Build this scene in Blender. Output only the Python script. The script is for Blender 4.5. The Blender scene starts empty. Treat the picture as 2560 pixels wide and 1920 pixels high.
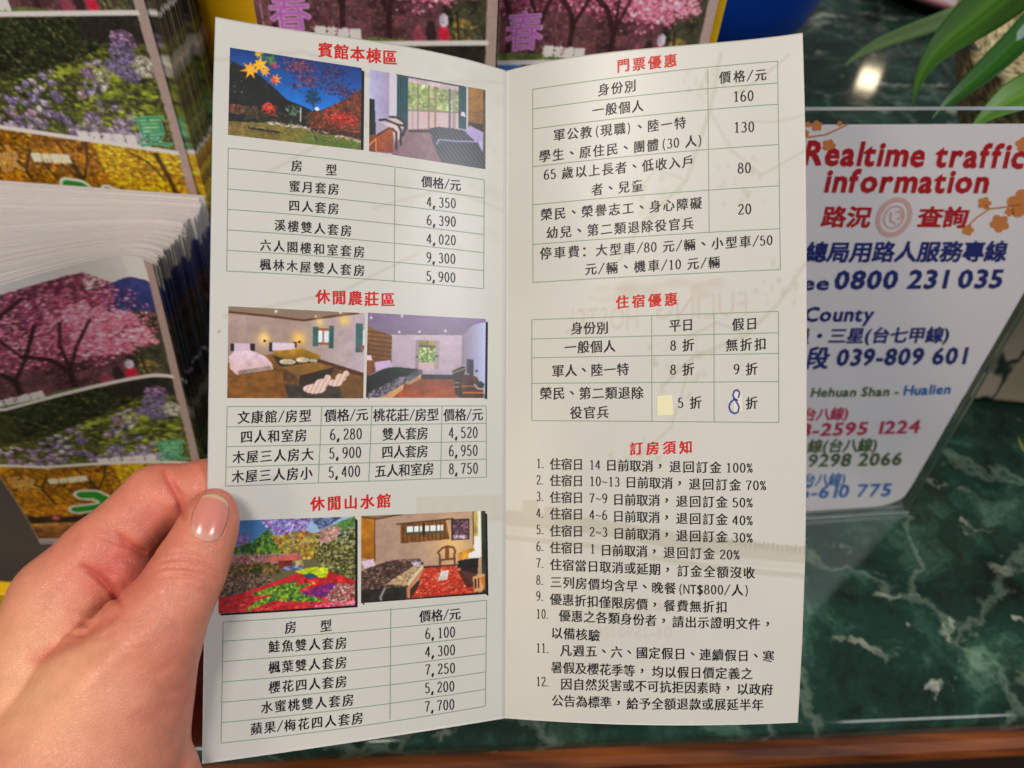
import bpy, math, random
import numpy as np
from mathutils import Matrix, Vector
random.seed(4); RNG = np.random.default_rng(7)
SC = bpy.context.scene; COL = SC.collection

# ------------------------------------------------------------------ camera
F = 1934.0                       # focal length in pixels of a 2560 wide picture
CAMH = 0.45
_d = np.array([(1145 - 1280) / F, -(2780 - 960) / F, -1.0]); _d /= np.linalg.norm(_d)
_Z = -_d; _f = np.array([0, 0, -1.0]); _Y = _f - (_f @ _Z) * _Z; _Y /= np.linalg.norm(_Y); _X = np.cross(_Y, _Z)
ROT = np.stack([_X, _Y, _Z])     # world = ROT @ camera
CAMP = np.array([0, 0, CAMH])
cd = bpy.data.cameras.new('camera'); cam = bpy.data.objects.new('camera', cd); COL.objects.link(cam)
cd.sensor_width = 36; cd.lens = F / 2560 * 36; cd.clip_start = 0.01; cd.clip_end = 60
cd.dof.use_dof = True; cd.dof.focus_distance = 0.236; cd.dof.aperture_fstop = 15.0; cd.dof.aperture_blades = 0
cam.matrix_world = Matrix([list(ROT[i]) + [CAMP[i]] for i in range(3)] + [[0, 0, 0, 1]])
SC.camera = cam

# ------------------------------------------------------------------ world, lamps, exposure
W = bpy.data.worlds.new('World'); SC.world = W; W.use_nodes = True
bg = W.node_tree.nodes['Background']; bg.inputs[0].default_value = (0.80, 0.78, 0.82, 1); bg.inputs[1].default_value = 0.17
def lamp(name, loc, target, sx, sy, power, color):
    l = bpy.data.lights.new(name, 'AREA'); l.shape = 'RECTANGLE'; l.size = sx; l.size_y = sy; l.energy = power; l.color = color
    o = bpy.data.objects.new(name, l); COL.objects.link(o); o.location = loc
    o.rotation_euler = (Vector(target) - Vector(loc)).to_track_quat('-Z', 'Y').to_euler()
    return o
lamp('ceiling_lamp_warm', (-1.55, -1.80, 1.45), (0.0, 0.15, 0.25), 0.5, 0.5, 17, (1.0, 0.78, 0.55))
lamp('sign_fill_lamp', (1.35, -0.45, 1.65), (0.1, 0.25, 0.15), 0.5, 0.5, 17, (0.96, 0.97, 1.0))  # unseen fill lamp, added from the right to brighten the sign
lamp('fill_lamp_above', (-0.40, -0.60, 2.2), (0.0, 0.3, 0.1), 0.55, 0.55, 26, (1.0, 0.93, 0.84))  # unseen overhead fill, added to light the yellow board and the leaflet
lamp('ceiling_lamp_far', (2.05, 4.75, 1.62), (0.46, 1.05, 0), 0.11, 0.11, 0.9, (1.0, 0.80, 0.55))
lamp('bluish_reflection_light', (3.0, 3.6, 1.5), (0.6, 0.75, 0), 1.5, 1.0, 4.0, (0.62, 0.76, 1.0))  # unseen bluish panel, added to give the marble its grey-blue reflection
SC.view_settings.view_transform = 'Standard'; SC.view_settings.look = 'None'; SC.view_settings.exposure = -0.04; SC.view_settings.gamma = 1.0
SC.view_settings.use_curve_mapping = False
SC.render.engine = 'CYCLES'; cy = SC.cycles
cy.use_denoising = True; cy.max_bounces = 8; cy.diffuse_bounces = 3; cy.glossy_bounces = 3; cy.transparent_max_bounces = 12; cy.caustics_reflective = False; cy.caustics_refractive = False
try: cy.denoiser = 'OPENIMAGEDENOISE'; cy.denoising_input_passes = 'RGB_ALBEDO_NORMAL'
except Exception: pass
SC.render.filter_size = 1.05

# ------------------------------------------------------------------ helpers
def cam2w(p): return np.asarray(p) @ ROT.T + CAMP
def ray(x, y): return ROT @ np.array([(x - 1280) / F, (960 - y) / F, -1.0])
def pix(x, y, dep): return CAMP + ray(x, y) * dep
def pixz(x, y, z):
    r = ray(x, y); return CAMP + r * ((z - CAMH) / r[2])
def lin(c):
    c = np.asarray(c, float)
    return np.where(c <= 0.04045, c / 12.92, ((c + 0.055) / 1.055) ** 2.4)
def L(r, g, b, k=1.0): return tuple((lin(np.array([r, g, b]) / 255.0) * k).clip(0, 1)) + (1.0,)

def mat(name, color=(0.8, 0.8, 0.8, 1), rough=0.5, metal=0.0, coat=0.0, sss=0.0, spec=0.5):
    m = bpy.data.materials.new(name); m.use_nodes = True; p = m.node_tree.nodes['Principled BSDF']
    p.inputs['Base Color'].default_value = color; p.inputs['Roughness'].default_value = rough; p.inputs['Metallic'].default_value = metal
    p.inputs['Coat Weight'].default_value = coat; p.inputs['Specular IOR Level'].default_value = spec
    if sss:
        p.inputs['Subsurface Weight'].default_value = sss
        p.inputs['Subsurface Radius'].default_value = (1.0, 0.35, 0.18); p.inputs['Subsurface Scale'].default_value = 0.003
    return m
def N(m, t, **kw):
    n = m.node_tree.nodes.new(t)
    for k, v in kw.items():
        if k.startswith('i_'):
            key = k[2:].replace('_', ' '); n.inputs[int(key) if key.isdigit() else key].default_value = v
        else: setattr(n, k, v)
    return n
def LK(m, a, b): m.node_tree.links.new(a, b)
def bsdf(m): return m.node_tree.nodes['Principled BSDF']
def add_bump(m, scale, strength, dist=0.0002, detail=3):
    tc = N(m, 'ShaderNodeTexCoord'); n = N(m, 'ShaderNodeTexNoise', i_Scale=scale, i_Detail=detail); b = N(m, 'ShaderNodeBump', i_Strength=strength, i_Distance=dist)
    LK(m, tc.outputs['Object'], n.inputs['Vector']); LK(m, n.outputs['Fac'], b.inputs['Height']); LK(m, b.outputs['Normal'], bsdf(m).inputs['Normal'])
    return n
def printed(name, rough=0.34, coat=0.0, attr='print', spec=0.5):
    m = mat(name, rough=rough, coat=coat, spec=spec); a = N(m, 'ShaderNodeAttribute', attribute_name=attr); LK(m, a.outputs['Color'], bsdf(m).inputs['Base Color'])
    add_bump(m, 900, 0.12, 0.00012)
    return m
def mesh(name, V, faces, m=None, parent=None, smooth=False, midx=None):
    me = bpy.data.meshes.new(name); me.from_pydata([tuple(v) for v in np.asarray(V, float).tolist()], [], [tuple(int(i) for i in f) for f in faces]); me.update()
    if m is not None:
        for x in (m if isinstance(m, (list, tuple)) else [m]): me.materials.append(x)
    if midx is not None: me.polygons.foreach_set('material_index', list(midx))
    if smooth: me.polygons.foreach_set('use_smooth', [True] * len(me.polygons))
    o = bpy.data.objects.new(name, me); COL.objects.link(o)
    if parent is not None: o.parent = parent
    return o
def gridmesh(name, Pts, m, parent=None, color=None, smooth=True):
    h, w, _ = Pts.shape; me = bpy.data.meshes.new(name)
    idx = np.arange(h * w).reshape(h, w)
    q = np.stack([idx[1:, :-1], idx[1:, 1:], idx[:-1, 1:], idx[:-1, :-1]], -1).reshape(-1, 4)
    me.vertices.add(h * w); me.vertices.foreach_set('co', Pts.reshape(-1).astype(np.float32))
    me.loops.add(q.size); me.loops.foreach_set('vertex_index', q.reshape(-1).astype(np.int32))
    me.polygons.add(len(q)); me.polygons.foreach_set('loop_start', np.arange(0, q.size, 4, dtype=np.int32)); me.polygons.foreach_set('loop_total', np.full(len(q), 4, np.int32))
    me.update(calc_edges=True); me.validate()
    me.polygons.foreach_set('use_smooth', [smooth] * len(q))
    if color is not None: setcolor(me, color.reshape(-1, 3))
    me.materials.append(m); o = bpy.data.objects.new(name, me); COL.objects.link(o)
    if parent is not None: o.parent = parent
    return o
def setcolor(me, rgb, attr='print'):
    a = me.color_attributes.new(attr, 'FLOAT_COLOR', 'POINT')
    buf = np.ones((len(me.vertices), 4), np.float32); buf[:, :3] = rgb; a.data.foreach_set('color', buf.reshape(-1))
def tag(o, label, cat, group=None, kind=None):
    o['label'] = label; o['category'] = cat
    if group: o['group'] = group
    if kind: o['kind'] = kind
    return o
def empty(name, loc=(0, 0, 0)):
    o = bpy.data.objects.new(name, None); COL.objects.link(o); o.location = loc; o.empty_display_size = 0.02; return o
def adopt(parent):       # children keep their place although the parent stands elsewhere
    bpy.context.view_layer.update()
    for c in parent.children: c.matrix_parent_inverse = parent.matrix_world.inverted()
def boxV(x0, x1, y0, y1, z0, z1):
    V = [(x, y, z) for z in (z0, z1) for y in (y0, y1) for x in (x0, x1)]
    Fc = [(0, 2, 3, 1), (4, 5, 7, 6), (0, 1, 5, 4), (2, 6, 7, 3), (0, 4, 6, 2), (1, 3, 7, 5)]
    return V, Fc
def bevel(o, w, seg=3):
    b = o.modifiers.new('bevel', 'BEVEL'); b.width = w; b.segments = seg; b.limit_method = 'ANGLE'; return o
def lathe(prof, n=64, c=(0, 0, 0)):
    V = []; Fc = []
    for i in range(n):
        a = 2 * math.pi * i / n
        for r, z in prof: V.append((c[0] + r * math.cos(a), c[1] + r * math.sin(a), c[2] + z))
    k = len(prof)
    for i in range(n):
        for j in range(k - 1): Fc.append((i * k + j, ((i + 1) % n) * k + j, ((i + 1) % n) * k + j + 1, i * k + j + 1))
    return V, Fc

# ------------------------------------------------------------------ counter (the surface everything stands on)
def marble():
    m = mat('green_marble', rough=0.06, spec=.15); tc = N(m, 'ShaderNodeTexCoord')
    w = N(m, 'ShaderNodeTexNoise', i_Scale=16, i_Detail=5, i_Roughness=0.62); LK(m, tc.outputs['Object'], w.inputs['Vector'])
    mx = N(m, 'ShaderNodeMix', data_type='VECTOR', i_Factor=0.075); LK(m, tc.outputs['Object'], mx.inputs[4]); LK(m, w.outputs['Color'], mx.inputs[5])
    a = N(m, 'ShaderNodeTexNoise', i_Scale=19, i_Detail=9, i_Roughness=0.74, i_Distortion=0.3); LK(m, mx.outputs[1], a.inputs['Vector'])
    r = N(m, 'ShaderNodeValToRGB'); e = r.color_ramp.elements
    e[0].position = 0.34; e[0].color = (0.010, 0.014, 0.011, 1); e[1].position = 0.68; e[1].color = (0.10, 0.20, 0.14, 1)
    for ps, cl in ((0.45, (0.014, 0.038, 0.029, 1)), (0.51, (0.017, 0.048, 0.034, 1)), (0.58, (0.034, 0.088, 0.062, 1))): x = e.new(ps); x.color = cl
    LK(m, a.outputs['Fac'], r.inputs['Fac'])
    # brownish dark clouds
    b = N(m, 'ShaderNodeTexNoise', i_Scale=7, i_Detail=6, i_Roughness=.65); mb = N(m, 'ShaderNodeMapping'); mb.inputs['Location'].default_value = (7.3, 2.2, 0); LK(m, mx.outputs[1], mb.inputs['Vector']); LK(m, mb.outputs['Vector'], b.inputs['Vector'])
    br = N(m, 'ShaderNodeValToRGB'); br.color_ramp.elements[0].position = .50; br.color_ramp.elements[0].color = (0, 0, 0, 1); br.color_ramp.elements[1].position = .66; br.color_ramp.elements[1].color = (.75, .75, .75, 1); LK(m, b.outputs['Fac'], br.inputs['Fac'])
    c1 = N(m, 'ShaderNodeMix', data_type='RGBA'); LK(m, br.outputs['Color'], c1.inputs['Factor']); LK(m, r.outputs['Color'], c1.inputs[6]); c1.inputs[7].default_value = (0.022, 0.024, 0.016, 1)
    last = c1.outputs[2]
    # short pale veins: stretched, warped cells of noise kept only in places
    for rot, sc, loc, lo_, hi_ in ((-.75, (9, 46, 10), (0.2, .4, 0), .65, .715), (-1.0, (14, 30, 12), (5.1, 3.3, 0), .665, .735), (.5, (34, 34, 30), (2.7, 8.1, 0), .66, .73)):
        mp = N(m, 'ShaderNodeMapping'); mp.inputs['Rotation'].default_value = (0, 0, rot); mp.inputs['Scale'].default_value = sc; mp.inputs['Location'].default_value = loc; LK(m, mx.outputs[1], mp.inputs['Vector'])
        v = N(m, 'ShaderNodeTexNoise', i_Scale=1.0, i_Detail=3.5, i_Roughness=.55); LK(m, mp.outputs['Vector'], v.inputs['Vector'])
        vr = N(m, 'ShaderNodeValToRGB'); vr.color_ramp.elements[0].position = lo_; vr.color_ramp.elements[1].position = hi_; vr.color_ramp.elements[0].color = (0, 0, 0, 1); vr.color_ramp.elements[1].color = (.9, .9, .9, 1); LK(m, v.outputs['Fac'], vr.inputs['Fac'])
        c = N(m, 'ShaderNodeMix', data_type='RGBA'); LK(m, vr.outputs['Color'], c.inputs['Factor']); LK(m, last, c.inputs[6]); c.inputs[7].default_value = (0.42, 0.46, 0.36, 1); last = c.outputs[2]
    vn = N(m, 'ShaderNodeTexVoronoi', feature='DISTANCE_TO_EDGE', i_Scale=10); LK(m, mx.outputs[1], vn.inputs['Vector']); vr = N(m, 'ShaderNodeValToRGB'); vr.color_ramp.elements[0].position = .004; vr.color_ramp.elements[0].color = (.5, .5, .5, 1); vr.color_ramp.elements[1].position = .03; vr.color_ramp.elements[1].color = (0, 0, 0, 1); LK(m, vn.outputs['Distance'], vr.inputs['Fac'])
    mk = N(m, 'ShaderNodeMath', operation='MULTIPLY'); LK(m, vr.outputs['Color'], mk.inputs[0]); LK(m, a.outputs['Fac'], mk.inputs[1]); c = N(m, 'ShaderNodeMix', data_type='RGBA'); LK(m, mk.outputs[0], c.inputs['Factor']); LK(m, last, c.inputs[6]); c.inputs[7].default_value = (0.30, 0.40, 0.30, 1); last = c.outputs[2]
    LK(m, last, bsdf(m).inputs['Base Color'])
    return m
M_marble = marble()
EL, ER = pixz(890, 1874, 0), pixz(2520, 1805, 0)
ed = (ER - EL) / np.linalg.norm(ER - EL); en = np.array([-ed[1], ed[0], 0])   # along the front edge, and away from the viewer
def strip(prof, s0, s1):     # prof: (distance behind the edge, z) polyline swept along the edge
    V = []
    for s in (s0, s1):
        for dd, z in prof: p = EL + ed * s + en * dd; V.append((p[0], p[1], z))
    n = len(prof); Fc = [(i, i + 1, n + i + 1, n + i) for i in range(n - 1)]
    return V, Fc
arc = [(0.006 - 0.006 * math.sin(a), -0.006 + 0.006 * math.cos(a)) for a in np.linspace(0, math.pi / 2, 8)]
V, Fc = strip([(3.2, 0.0), (0.006, 0.0)] + arc[1:] + [(0.0, -0.014), (0.012, -0.015), (0.4, -0.015)], -2.2, 3.2)
slab = mesh('marble_slab', V, Fc, M_marble, smooth=False); slab['kind'] = 'structure'; slab['label'] = 'polished dark green marble counter top with pale broken veins'
M_wood = mat('reddish_wood', L(120, 58, 20), 0.4, spec=.3)
tc = N(M_wood, 'ShaderNodeTexCoord'); mp = N(M_wood, 'ShaderNodeMapping'); mp.inputs['Scale'].default_value = (2, 30, 60); LK(M_wood, tc.outputs['Object'], mp.inputs['Vector'])
nz = N(M_wood, 'ShaderNodeTexNoise', i_Scale=4, i_Detail=6); LK(M_wood, mp.outputs['Vector'], nz.inputs['Vector'])
rp = N(M_wood, 'ShaderNodeValToRGB'); rp.color_ramp.elements[0].color = (0.07, 0.018, 0.005, 1); rp.color_ramp.elements[1].color = (0.26, 0.07, 0.014, 1); rp.color_ramp.elements[0].position = .35; rp.color_ramp.elements[1].position = .7
LK(M_wood, nz.outputs['Fac'], rp.inputs['Fac']); LK(M_wood, rp.outputs['Color'], bsdf(M_wood).inputs['Base Color'])
V, Fc = strip([(0.02, -0.016), (-0.004, -0.016), (-0.009, -0.019), (-0.011, -0.025), (-0.010, -0.032), (-0.004, -0.036), (0.0, -0.037), (0.0, -0.05), (0.02, -0.05)], -2.2, 3.2)
wt = mesh('wooden_trim', V, Fc, M_wood, smooth=False); wt['kind'] = 'structure'; wt['label'] = 'reddish brown wooden moulding under the marble edge'
V, Fc = strip([(0.012, -0.05), (0.012, -0.9)], -2.2, 3.2)
cf = mesh('counter_wall', V, Fc, mat('dark_panel', L(38, 26, 18), 0.5)); cf['kind'] = 'structure'; cf['label'] = 'dark brown panel below the wooden moulding'
V, Fc = boxV(-4, 4, -3, 0.35, -0.92, -0.9); fl = mesh('floor', V, Fc, mat('dark_floor', L(60, 48, 40), 0.5)); fl['kind'] = 'structure'; fl['label'] = 'dark floor in front of the counter'

# ------------------------------------------------------------------ painting printed pictures (numpy)
def noise(h, w, sc, octv=4, seed=0, ax=1.0):
    r = np.random.default_rng(seed); out = np.zeros((h, w)); amp = 1.0; tot = 0
    for o in range(octv):
        gh, gw = max(2, int(sc * 2 ** o) + 2), max(2, int(sc * ax * 2 ** o * w / h) + 2); g = r.random((gh, gw))
        yy = np.linspace(0, gh - 1.001, h); xx = np.linspace(0, gw - 1.001, w); y0 = yy.astype(int); x0 = xx.astype(int); fy = (yy - y0)[:, None]; fx = (xx - x0)[None]
        fy = fy * fy * (3 - 2 * fy); fx = fx * fx * (3 - 2 * fx)
        a = g[y0][:, x0]; b = g[y0][:, x0 + 1]; c = g[y0 + 1][:, x0]; d = g[y0 + 1][:, x0 + 1]
        out += amp * ((a * (1 - fx) + b * fx) * (1 - fy) + (c * (1 - fx) + d * fx) * fy); tot += amp; amp *= 0.55
    return out / tot
class Cv:
    def __init__(s, w, h, col=(200, 200, 200)):
        s.w, s.h = w, h; s.a = np.ones((h, w, 3)) * np.array(col) / 255.0
        s.U, s.V = np.meshgrid((np.arange(w) + .5) / w, (np.arange(h) + .5) / h); s.asp = w / h; s.seed = 1
    def poly(s, pts):
        ins = np.zeros((s.h, s.w), bool); n = len(pts)
        for i in range(n):
            (x0, y0), (x1, y1) = pts[i], pts[(i + 1) % n]
            if y0 == y1: continue
            c = ((y0 > s.V) != (y1 > s.V)) & (s.U < (x1 - x0) * (s.V - y0) / (y1 - y0) + x0); ins ^= c
        return ins.astype(float)
    def rect(s, a, b, c, d): return s.poly([(a, c), (b, c), (b, d), (a, d)])
    def ell(s, cx, cy, rx, ry, soft=0.0):
        r = np.sqrt(((s.U - cx) / rx) ** 2 + ((s.V - cy) / ry) ** 2)
        return (r < 1).astype(float) if not soft else np.clip((1 - r) / soft, 0, 1)
    def cl(s, cx, cy, rx, ry):
        k = np.exp(-2.0 * (((s.U - cx) / rx) ** 2 + ((s.V - cy) / ry) ** 2)); return np.where(k > .05, k * .998, 0)
    def lin(s, pts, w):
        d = np.full((s.h, s.w), 9.0)
        for (x0, y0), (x1, y1) in zip(pts[:-1], pts[1:]):
            ax, ay = (x1 - x0) * s.asp, y1 - y0; px, py = (s.U - x0) * s.asp, s.V - y0; t = np.clip((px * ax + py * ay) / (ax * ax + ay * ay + 1e-9), 0, 1)
            d = np.minimum(d, np.hypot(px - t * ax, py - t * ay))
        return np.clip((w - d) * s.h + .5, 0, 1)
    def put(s, m, c0, c1=None, horiz=False, al=1.0, tex=0.0, tsc=12):
        c0 = np.array(c0) / 255.0
        if c1 is not None:
            t = (s.U if horiz else s.V); mm = m > 0.5
            lo, hi = (t[mm].min(), t[mm].max()) if mm.any() else (0, 1); t = np.clip((t - lo) / (hi - lo + 1e-6), 0, 1)[..., None]; col = c0 * (1 - t) + np.array(c1) / 255.0 * t
        else: col = np.broadcast_to(c0, s.a.shape)
        if tex:
            s.seed += 1; col = col * (1 + tex * 2 * (noise(s.h, s.w, tsc, 4, s.seed) - .5))[..., None]
        k = (m * al)[..., None]; s.a = s.a * (1 - k) + col * k
        return s
    def blobs(s, m, n, r, pal, asp=1.0, al=0.9, var=.2):
        if s.h < 200: n = int(n * 2.0); r = r * .72
        s.seed += 1; g = np.random.default_rng(s.seed); ys, xs = np.nonzero(m > 0.02)
        if not len(ys): return s
        pal = np.array(pal) / 255.0; wt_ = m[ys, xs]; wt_ = wt_ / wt_.sum(); ii = g.choice(len(ys), n, p=wt_)
        for i in ii:
            cy_, cx_ = ys[i], xs[i]; rr = r * s.h * g.uniform(.5, 1.4); rx = max(rr * asp * g.uniform(.7, 1.3), .6); ry = max(rr * g.uniform(.6, 1.2), .6)
            y0, y1, x0, x1 = max(0, int(cy_ - ry - 1)), min(s.h, int(cy_ + ry + 2)), max(0, int(cx_ - rx - 1)), min(s.w, int(cx_ + rx + 2))
            yy, xx = np.mgrid[y0:y1, x0:x1]; k = np.clip((1 - np.hypot((xx - cx_) / rx, (yy - cy_) / ry)) * 1.8, 0, 1)[..., None] * al
            c = pal[g.integers(0, len(pal))] * g.uniform(1 - var, 1 + var); s.a[y0:y1, x0:x1] = s.a[y0:y1, x0:x1] * (1 - k) + c * k
        return s
    def glow(s, cx, cy, r, col, al=1.0):
        d = np.hypot((s.U - cx) * s.asp, s.V - cy) / r; k = (np.exp(-d * d * 2) * al)[..., None]; s.a = s.a * (1 - k) + np.array(col) / 255. * k; return s
    def out(s, grain=0.03, gain=1.12):
        if True:
            p = np.pad(s.a, ((1, 1), (1, 1), (0, 0)), 'edge'); p = p[:-2] * .22 + p[1:-1] * .56 + p[2:] * .22; s.a = p[:, :-2] * .22 + p[:, 1:-1] * .56 + p[:, 2:] * .22
        s.seed += 1; g = np.random.default_rng(s.seed); a = s.a * (1 + grain * g.standard_normal((s.h, s.w, 1)) + grain * .4 * g.standard_normal((s.h, s.w, 3)))
        return (lin(a.clip(0, 1)) * gain).clip(0.003, 0.85)

def photo_autumn_lawn():
    c = Cv(230, 150, (6, 60, 150)); c.put(c.rect(0, 1, 0, .7), (8, 48, 115), (25, 125, 225), tex=.12)
    purp = [(45, 35, 80), (70, 45, 85), (30, 35, 90), (110, 60, 90)]
    for cx, cy, rx, ry, n in [(.54, .1, .13, .14, 150), (.6, .24, .08, .08, 40), (.78, .1, .1, .1, 70), (.75, .26, .1, .12, 50), (.88, .33, .08, .1, 60), (.5, .33, .06, .05, 12)]:
        c.blobs(c.cl(cx, cy, rx, ry), n, .022, purp + ([(15, 40, 90)] if cx > .6 else [(150, 70, 70)]))
    c.blobs(c.cl(.63, .44, .055, .1), 90, .018, [(8, 50, 85), (15, 65, 90), (5, 35, 70)]); c.put(c.lin([(.635, .45), (.645, .6)], .006), (25, 45, 70))
    hill = c.poly([(0, .14), (.1, .2), (.23, .27), (.35, .4), (.44, .51), (.56, .56), (.63, .6), (.7, .9), (0, .9)]); c.put(hill, (20, 22, 20), tex=.5); c.blobs(hill, 160, .012, [(32, 34, 28), (14, 15, 14), (45, 45, 38)]); c.blobs(hill, 10, .01, [(170, 170, 170)])
    rh = c.poly([(.6, .62), (.7, .58), (.83, .46), (.92, .36), (1, .25), (1, .9), (.6, .9)]); c.put(rh, (95, 40, 25), tex=.5)
    c.blobs(rh, 520, .02, [(130, 42, 28), (96, 54, 32), (160, 54, 38), (64, 34, 22), (112, 66, 38), (48, 28, 20), (140, 72, 40), (70, 56, 30)])
    c.blobs(c.cl(.84, .64, .13, .09), 110, .018, [(190, 42, 34), (150, 28, 24), (205, 70, 50)])
    c.blobs(c.rect(0, .22, .64, .74), 90, .022, [(110, 50, 40), (85, 60, 40), (60, 45, 30), (130, 85, 60)]); c.blobs(c.cl(.31, .66, .055, .075), 90, .018, [(215, 50, 40), (235, 80, 60), (180, 35, 30)])
    c.blobs(c.rect(.12, .62, .66, .82), 220, .02, [(30, 35, 22), (50, 50, 30), (22, 22, 18), (65, 60, 40)]); c.blobs(c.cl(.49, .63, .05, .07), 40, .018, [(110, 150, 130), (70, 100, 80), (45, 60, 50)])
    c.put(c.rect(.54, .55, .58, .75), (190, 195, 190)); c.put(c.ell(.665, .57, .018, .022), (215, 220, 225))
    g = c.poly([(0, .84), (.3, .81), (.6, .82), (1, .88), (1, 1), (0, 1)]); c.put(g, (120, 95, 45), (95, 110, 40), True, tex=.4); c.blobs(g, 500, .012, [(140, 105, 50), (95, 80, 35), (120, 110, 50), (80, 95, 35)], 2)
    c.blobs(c.poly([(.6, .88), (1, .9), (1, 1), (.5, 1)]), 200, .012, [(70, 110, 40), (50, 90, 35), (95, 120, 50)], 1.5)
    c.blobs(c.poly([(.26, .79), (.55, .79), (1, .87), (1, .91), (.6, .83), (.3, .82)]), 130, .012, [(215, 205, 185), (180, 170, 150), (120, 110, 95)], 2)
    c.blobs(c.rect(.62, 1, .8, .86), 80, .015, [(40, 25, 20), (55, 35, 25)], 1.5); c.put(c.lin([(.16, .89), (.38, .9)], .012), (35, 28, 20)); c.blobs(c.rect(.16, .32, .87, .89), 8, .013, [(210, 190, 180), (190, 120, 110)]); c.put(c.lin([(.655, .9), (.665, .94)], .012), (40, 60, 60))
    def leafstar(cx, cy, r, rot, col):
        pts = []
        for i in range(14):
            a = rot + math.pi * i / 7; k = (r * (1, .9, .75, .6, .75, .9, 1)[i // 2 % 7]) if i % 2 == 0 else r * .36; pts.append((cx + k * math.cos(a) / c.asp, cy + k * math.sin(a)))
        c.put(c.poly(pts), col, tex=.3)
    leafstar(.16, .22, .13, 2.9, (240, 150, 25)); leafstar(.23, .15, .13, 1.2, (250, 170, 30)); leafstar(.27, .22, .075, .3, (240, 140, 40)); leafstar(.215, .02, .075, .8, (225, 185, 40)); leafstar(.35, .29, .085, .5, (235, 120, 45)); leafstar(.33, .3, .06, 1.5, (190, 70, 45))
    c.blobs(c.cl(.31, .06, .06, .07), 30, .025, [(60, 110, 70), (30, 70, 60), (90, 130, 70)]); c.blobs(c.cl(.345, .14, .03, .04), 9, .02, [(190, 60, 80)])
    return c.out()
def photo_curtain_room():
    c = Cv(210, 150, (165, 163, 200)); c.put(c.rect(0, .18, 0, .7), (168, 168, 208), (148, 138, 168), True, tex=.1); c.put(c.rect(.17, .25, 0, .7), (190, 184, 200))
    wn = c.poly([(.33, .03), (.8, .03), (.8, .56), (.33, .7)]); c.put(wn, (190, 165, 170)); up = c.poly([(.33, .08), (.8, .08), (.8, .33), (.33, .42)]); c.put(up, (135, 150, 95), tex=.4)
    c.blobs(up, 150, .03, [(150, 190, 100), (120, 150, 80), (180, 200, 140), (105, 115, 75), (160, 150, 110)]); c.put(c.rect(.33, .8, .02, .075), (185, 165, 175), tex=.2)
    for u, w, col in [(.375, .007, (110, 95, 95)), (.42, .012, (95, 85, 85)), (.51, .014, (120, 100, 70)), (.565, .02, (135, 110, 85)), (.69, .016, (80, 75, 85)), (.73, .03, (140, 130, 130))]: c.put(c.rect(u - w / 2, u + w / 2, .07, .64), col, al=.85)
    c.put(c.lin([(.33, .42), (.8, .34)], .008), (120, 105, 105)); c.put(c.lin([(.24, .005), (.82, .01)], .012), (35, 28, 35))
    for a, b, d in [(.24, .335, .67), (.765, .835, .54)]:
        m = c.rect(a, b, .02, d); c.put(m, (5, 72, 82)); k = (m * (np.sin(c.U * 260) > .3))[..., None]; c.a = c.a * (1 - .35 * k)
    c.put(c.rect(.835, .85, .02, .53), (200, 195, 205)); gw = c.rect(.85, .985, 0, .5); c.put(gw, (140, 98, 42), (110, 72, 30), tex=.35); c.blobs(gw, 200, .012, [(165, 120, 55), (110, 75, 30), (150, 100, 40)], .6); c.put(c.rect(.85, .99, .44, .62), (55, 35, 25), tex=.4); c.put(c.rect(.975, 1, 0, 1), (75, 65, 40), tex=.4)
    c.put(c.poly([(.2, .7), (.33, .66), (.52, .6), (.62, 1), (.2, 1)]), (128, 105, 110), (118, 88, 100), tex=.15); c.put(c.poly([(.34, .66), (.52, .62), (.52, .65), (.34, .69)]), (60, 40, 38))
    c.put(c.poly([(.06, .6), (.19, .63), (.08, .76), (.0, .74)]), (158, 150, 175)); c.put(c.poly([(.07, .77), (.2, .64), (.21, .98), (.07, .99)]), (165, 78, 26), (130, 55, 18), tex=.3); c.put(c.poly([(0, .76), (.07, .79), (.07, 1), (0, 1)]), (110, 55, 25)); c.put(c.lin([(.0, .93), (.06, .83), (.062, 1)], .008), (215, 130, 60)); c.put(c.lin([(.07, .79), (.2, .65)], .01), (75, 35, 18)); c.put(c.poly([(0, .36), (.045, .36), (.06, .78), (0, .8)]), (12, 22, 24))
    c.put(c.poly([(.09, .61), (.26, .63), (.27, .78), (.22, .84), (.2, .68)]), (205, 180, 180)); c.put(c.poly([(.19, .54), (.3, .57), (.3, .66), (.27, .66)]), (190, 170, 165))
    for p in [[(.09, .6), (.14, .58), (.25, .62), (.275, .7), (.27, .8), (.275, .86)], [(.2, .68), (.235, .72), (.235, .92)], [(.18, .54), (.24, .53), (.3, .58), (.31, .66), (.29, .74)], [(.24, .62), (.29, .62)]]: c.put(c.lin(p, .012), (22, 20, 26))
    bed = c.poly([(.515, .6), (.6, .56), (.81, .55), (.93, .67), (1, .86), (1, 1), (.62, 1), (.55, .78)]); c.put(bed, (52, 56, 66)); st = ((np.sin((c.U * 1.1 - c.V * .62) * 150) > .1) * bed)[..., None]; c.a = c.a * (1 - st * .55) + st * .55 * np.array([14, 16, 22]) / 255
    c.put(bed * np.sin((c.U * 1.1 - c.V * .62) * 150 + 1.6).clip(0, 1), (120, 122, 140), al=.45); c.put(c.lin([(.58, .78), (.6, .72), (.75, .705), (.92, .67)], .008), (150, 145, 190)); c.put(c.poly([(.86, .48), (.98, .54), (.975, .66), (.92, .68), (.83, .58)]), (165, 152, 200), tex=.12)
    c.put(c.poly([(.79, .33), (.82, .33), (.83, .385), (.785, .38)]), (205, 195, 205)); return c.out()
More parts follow.
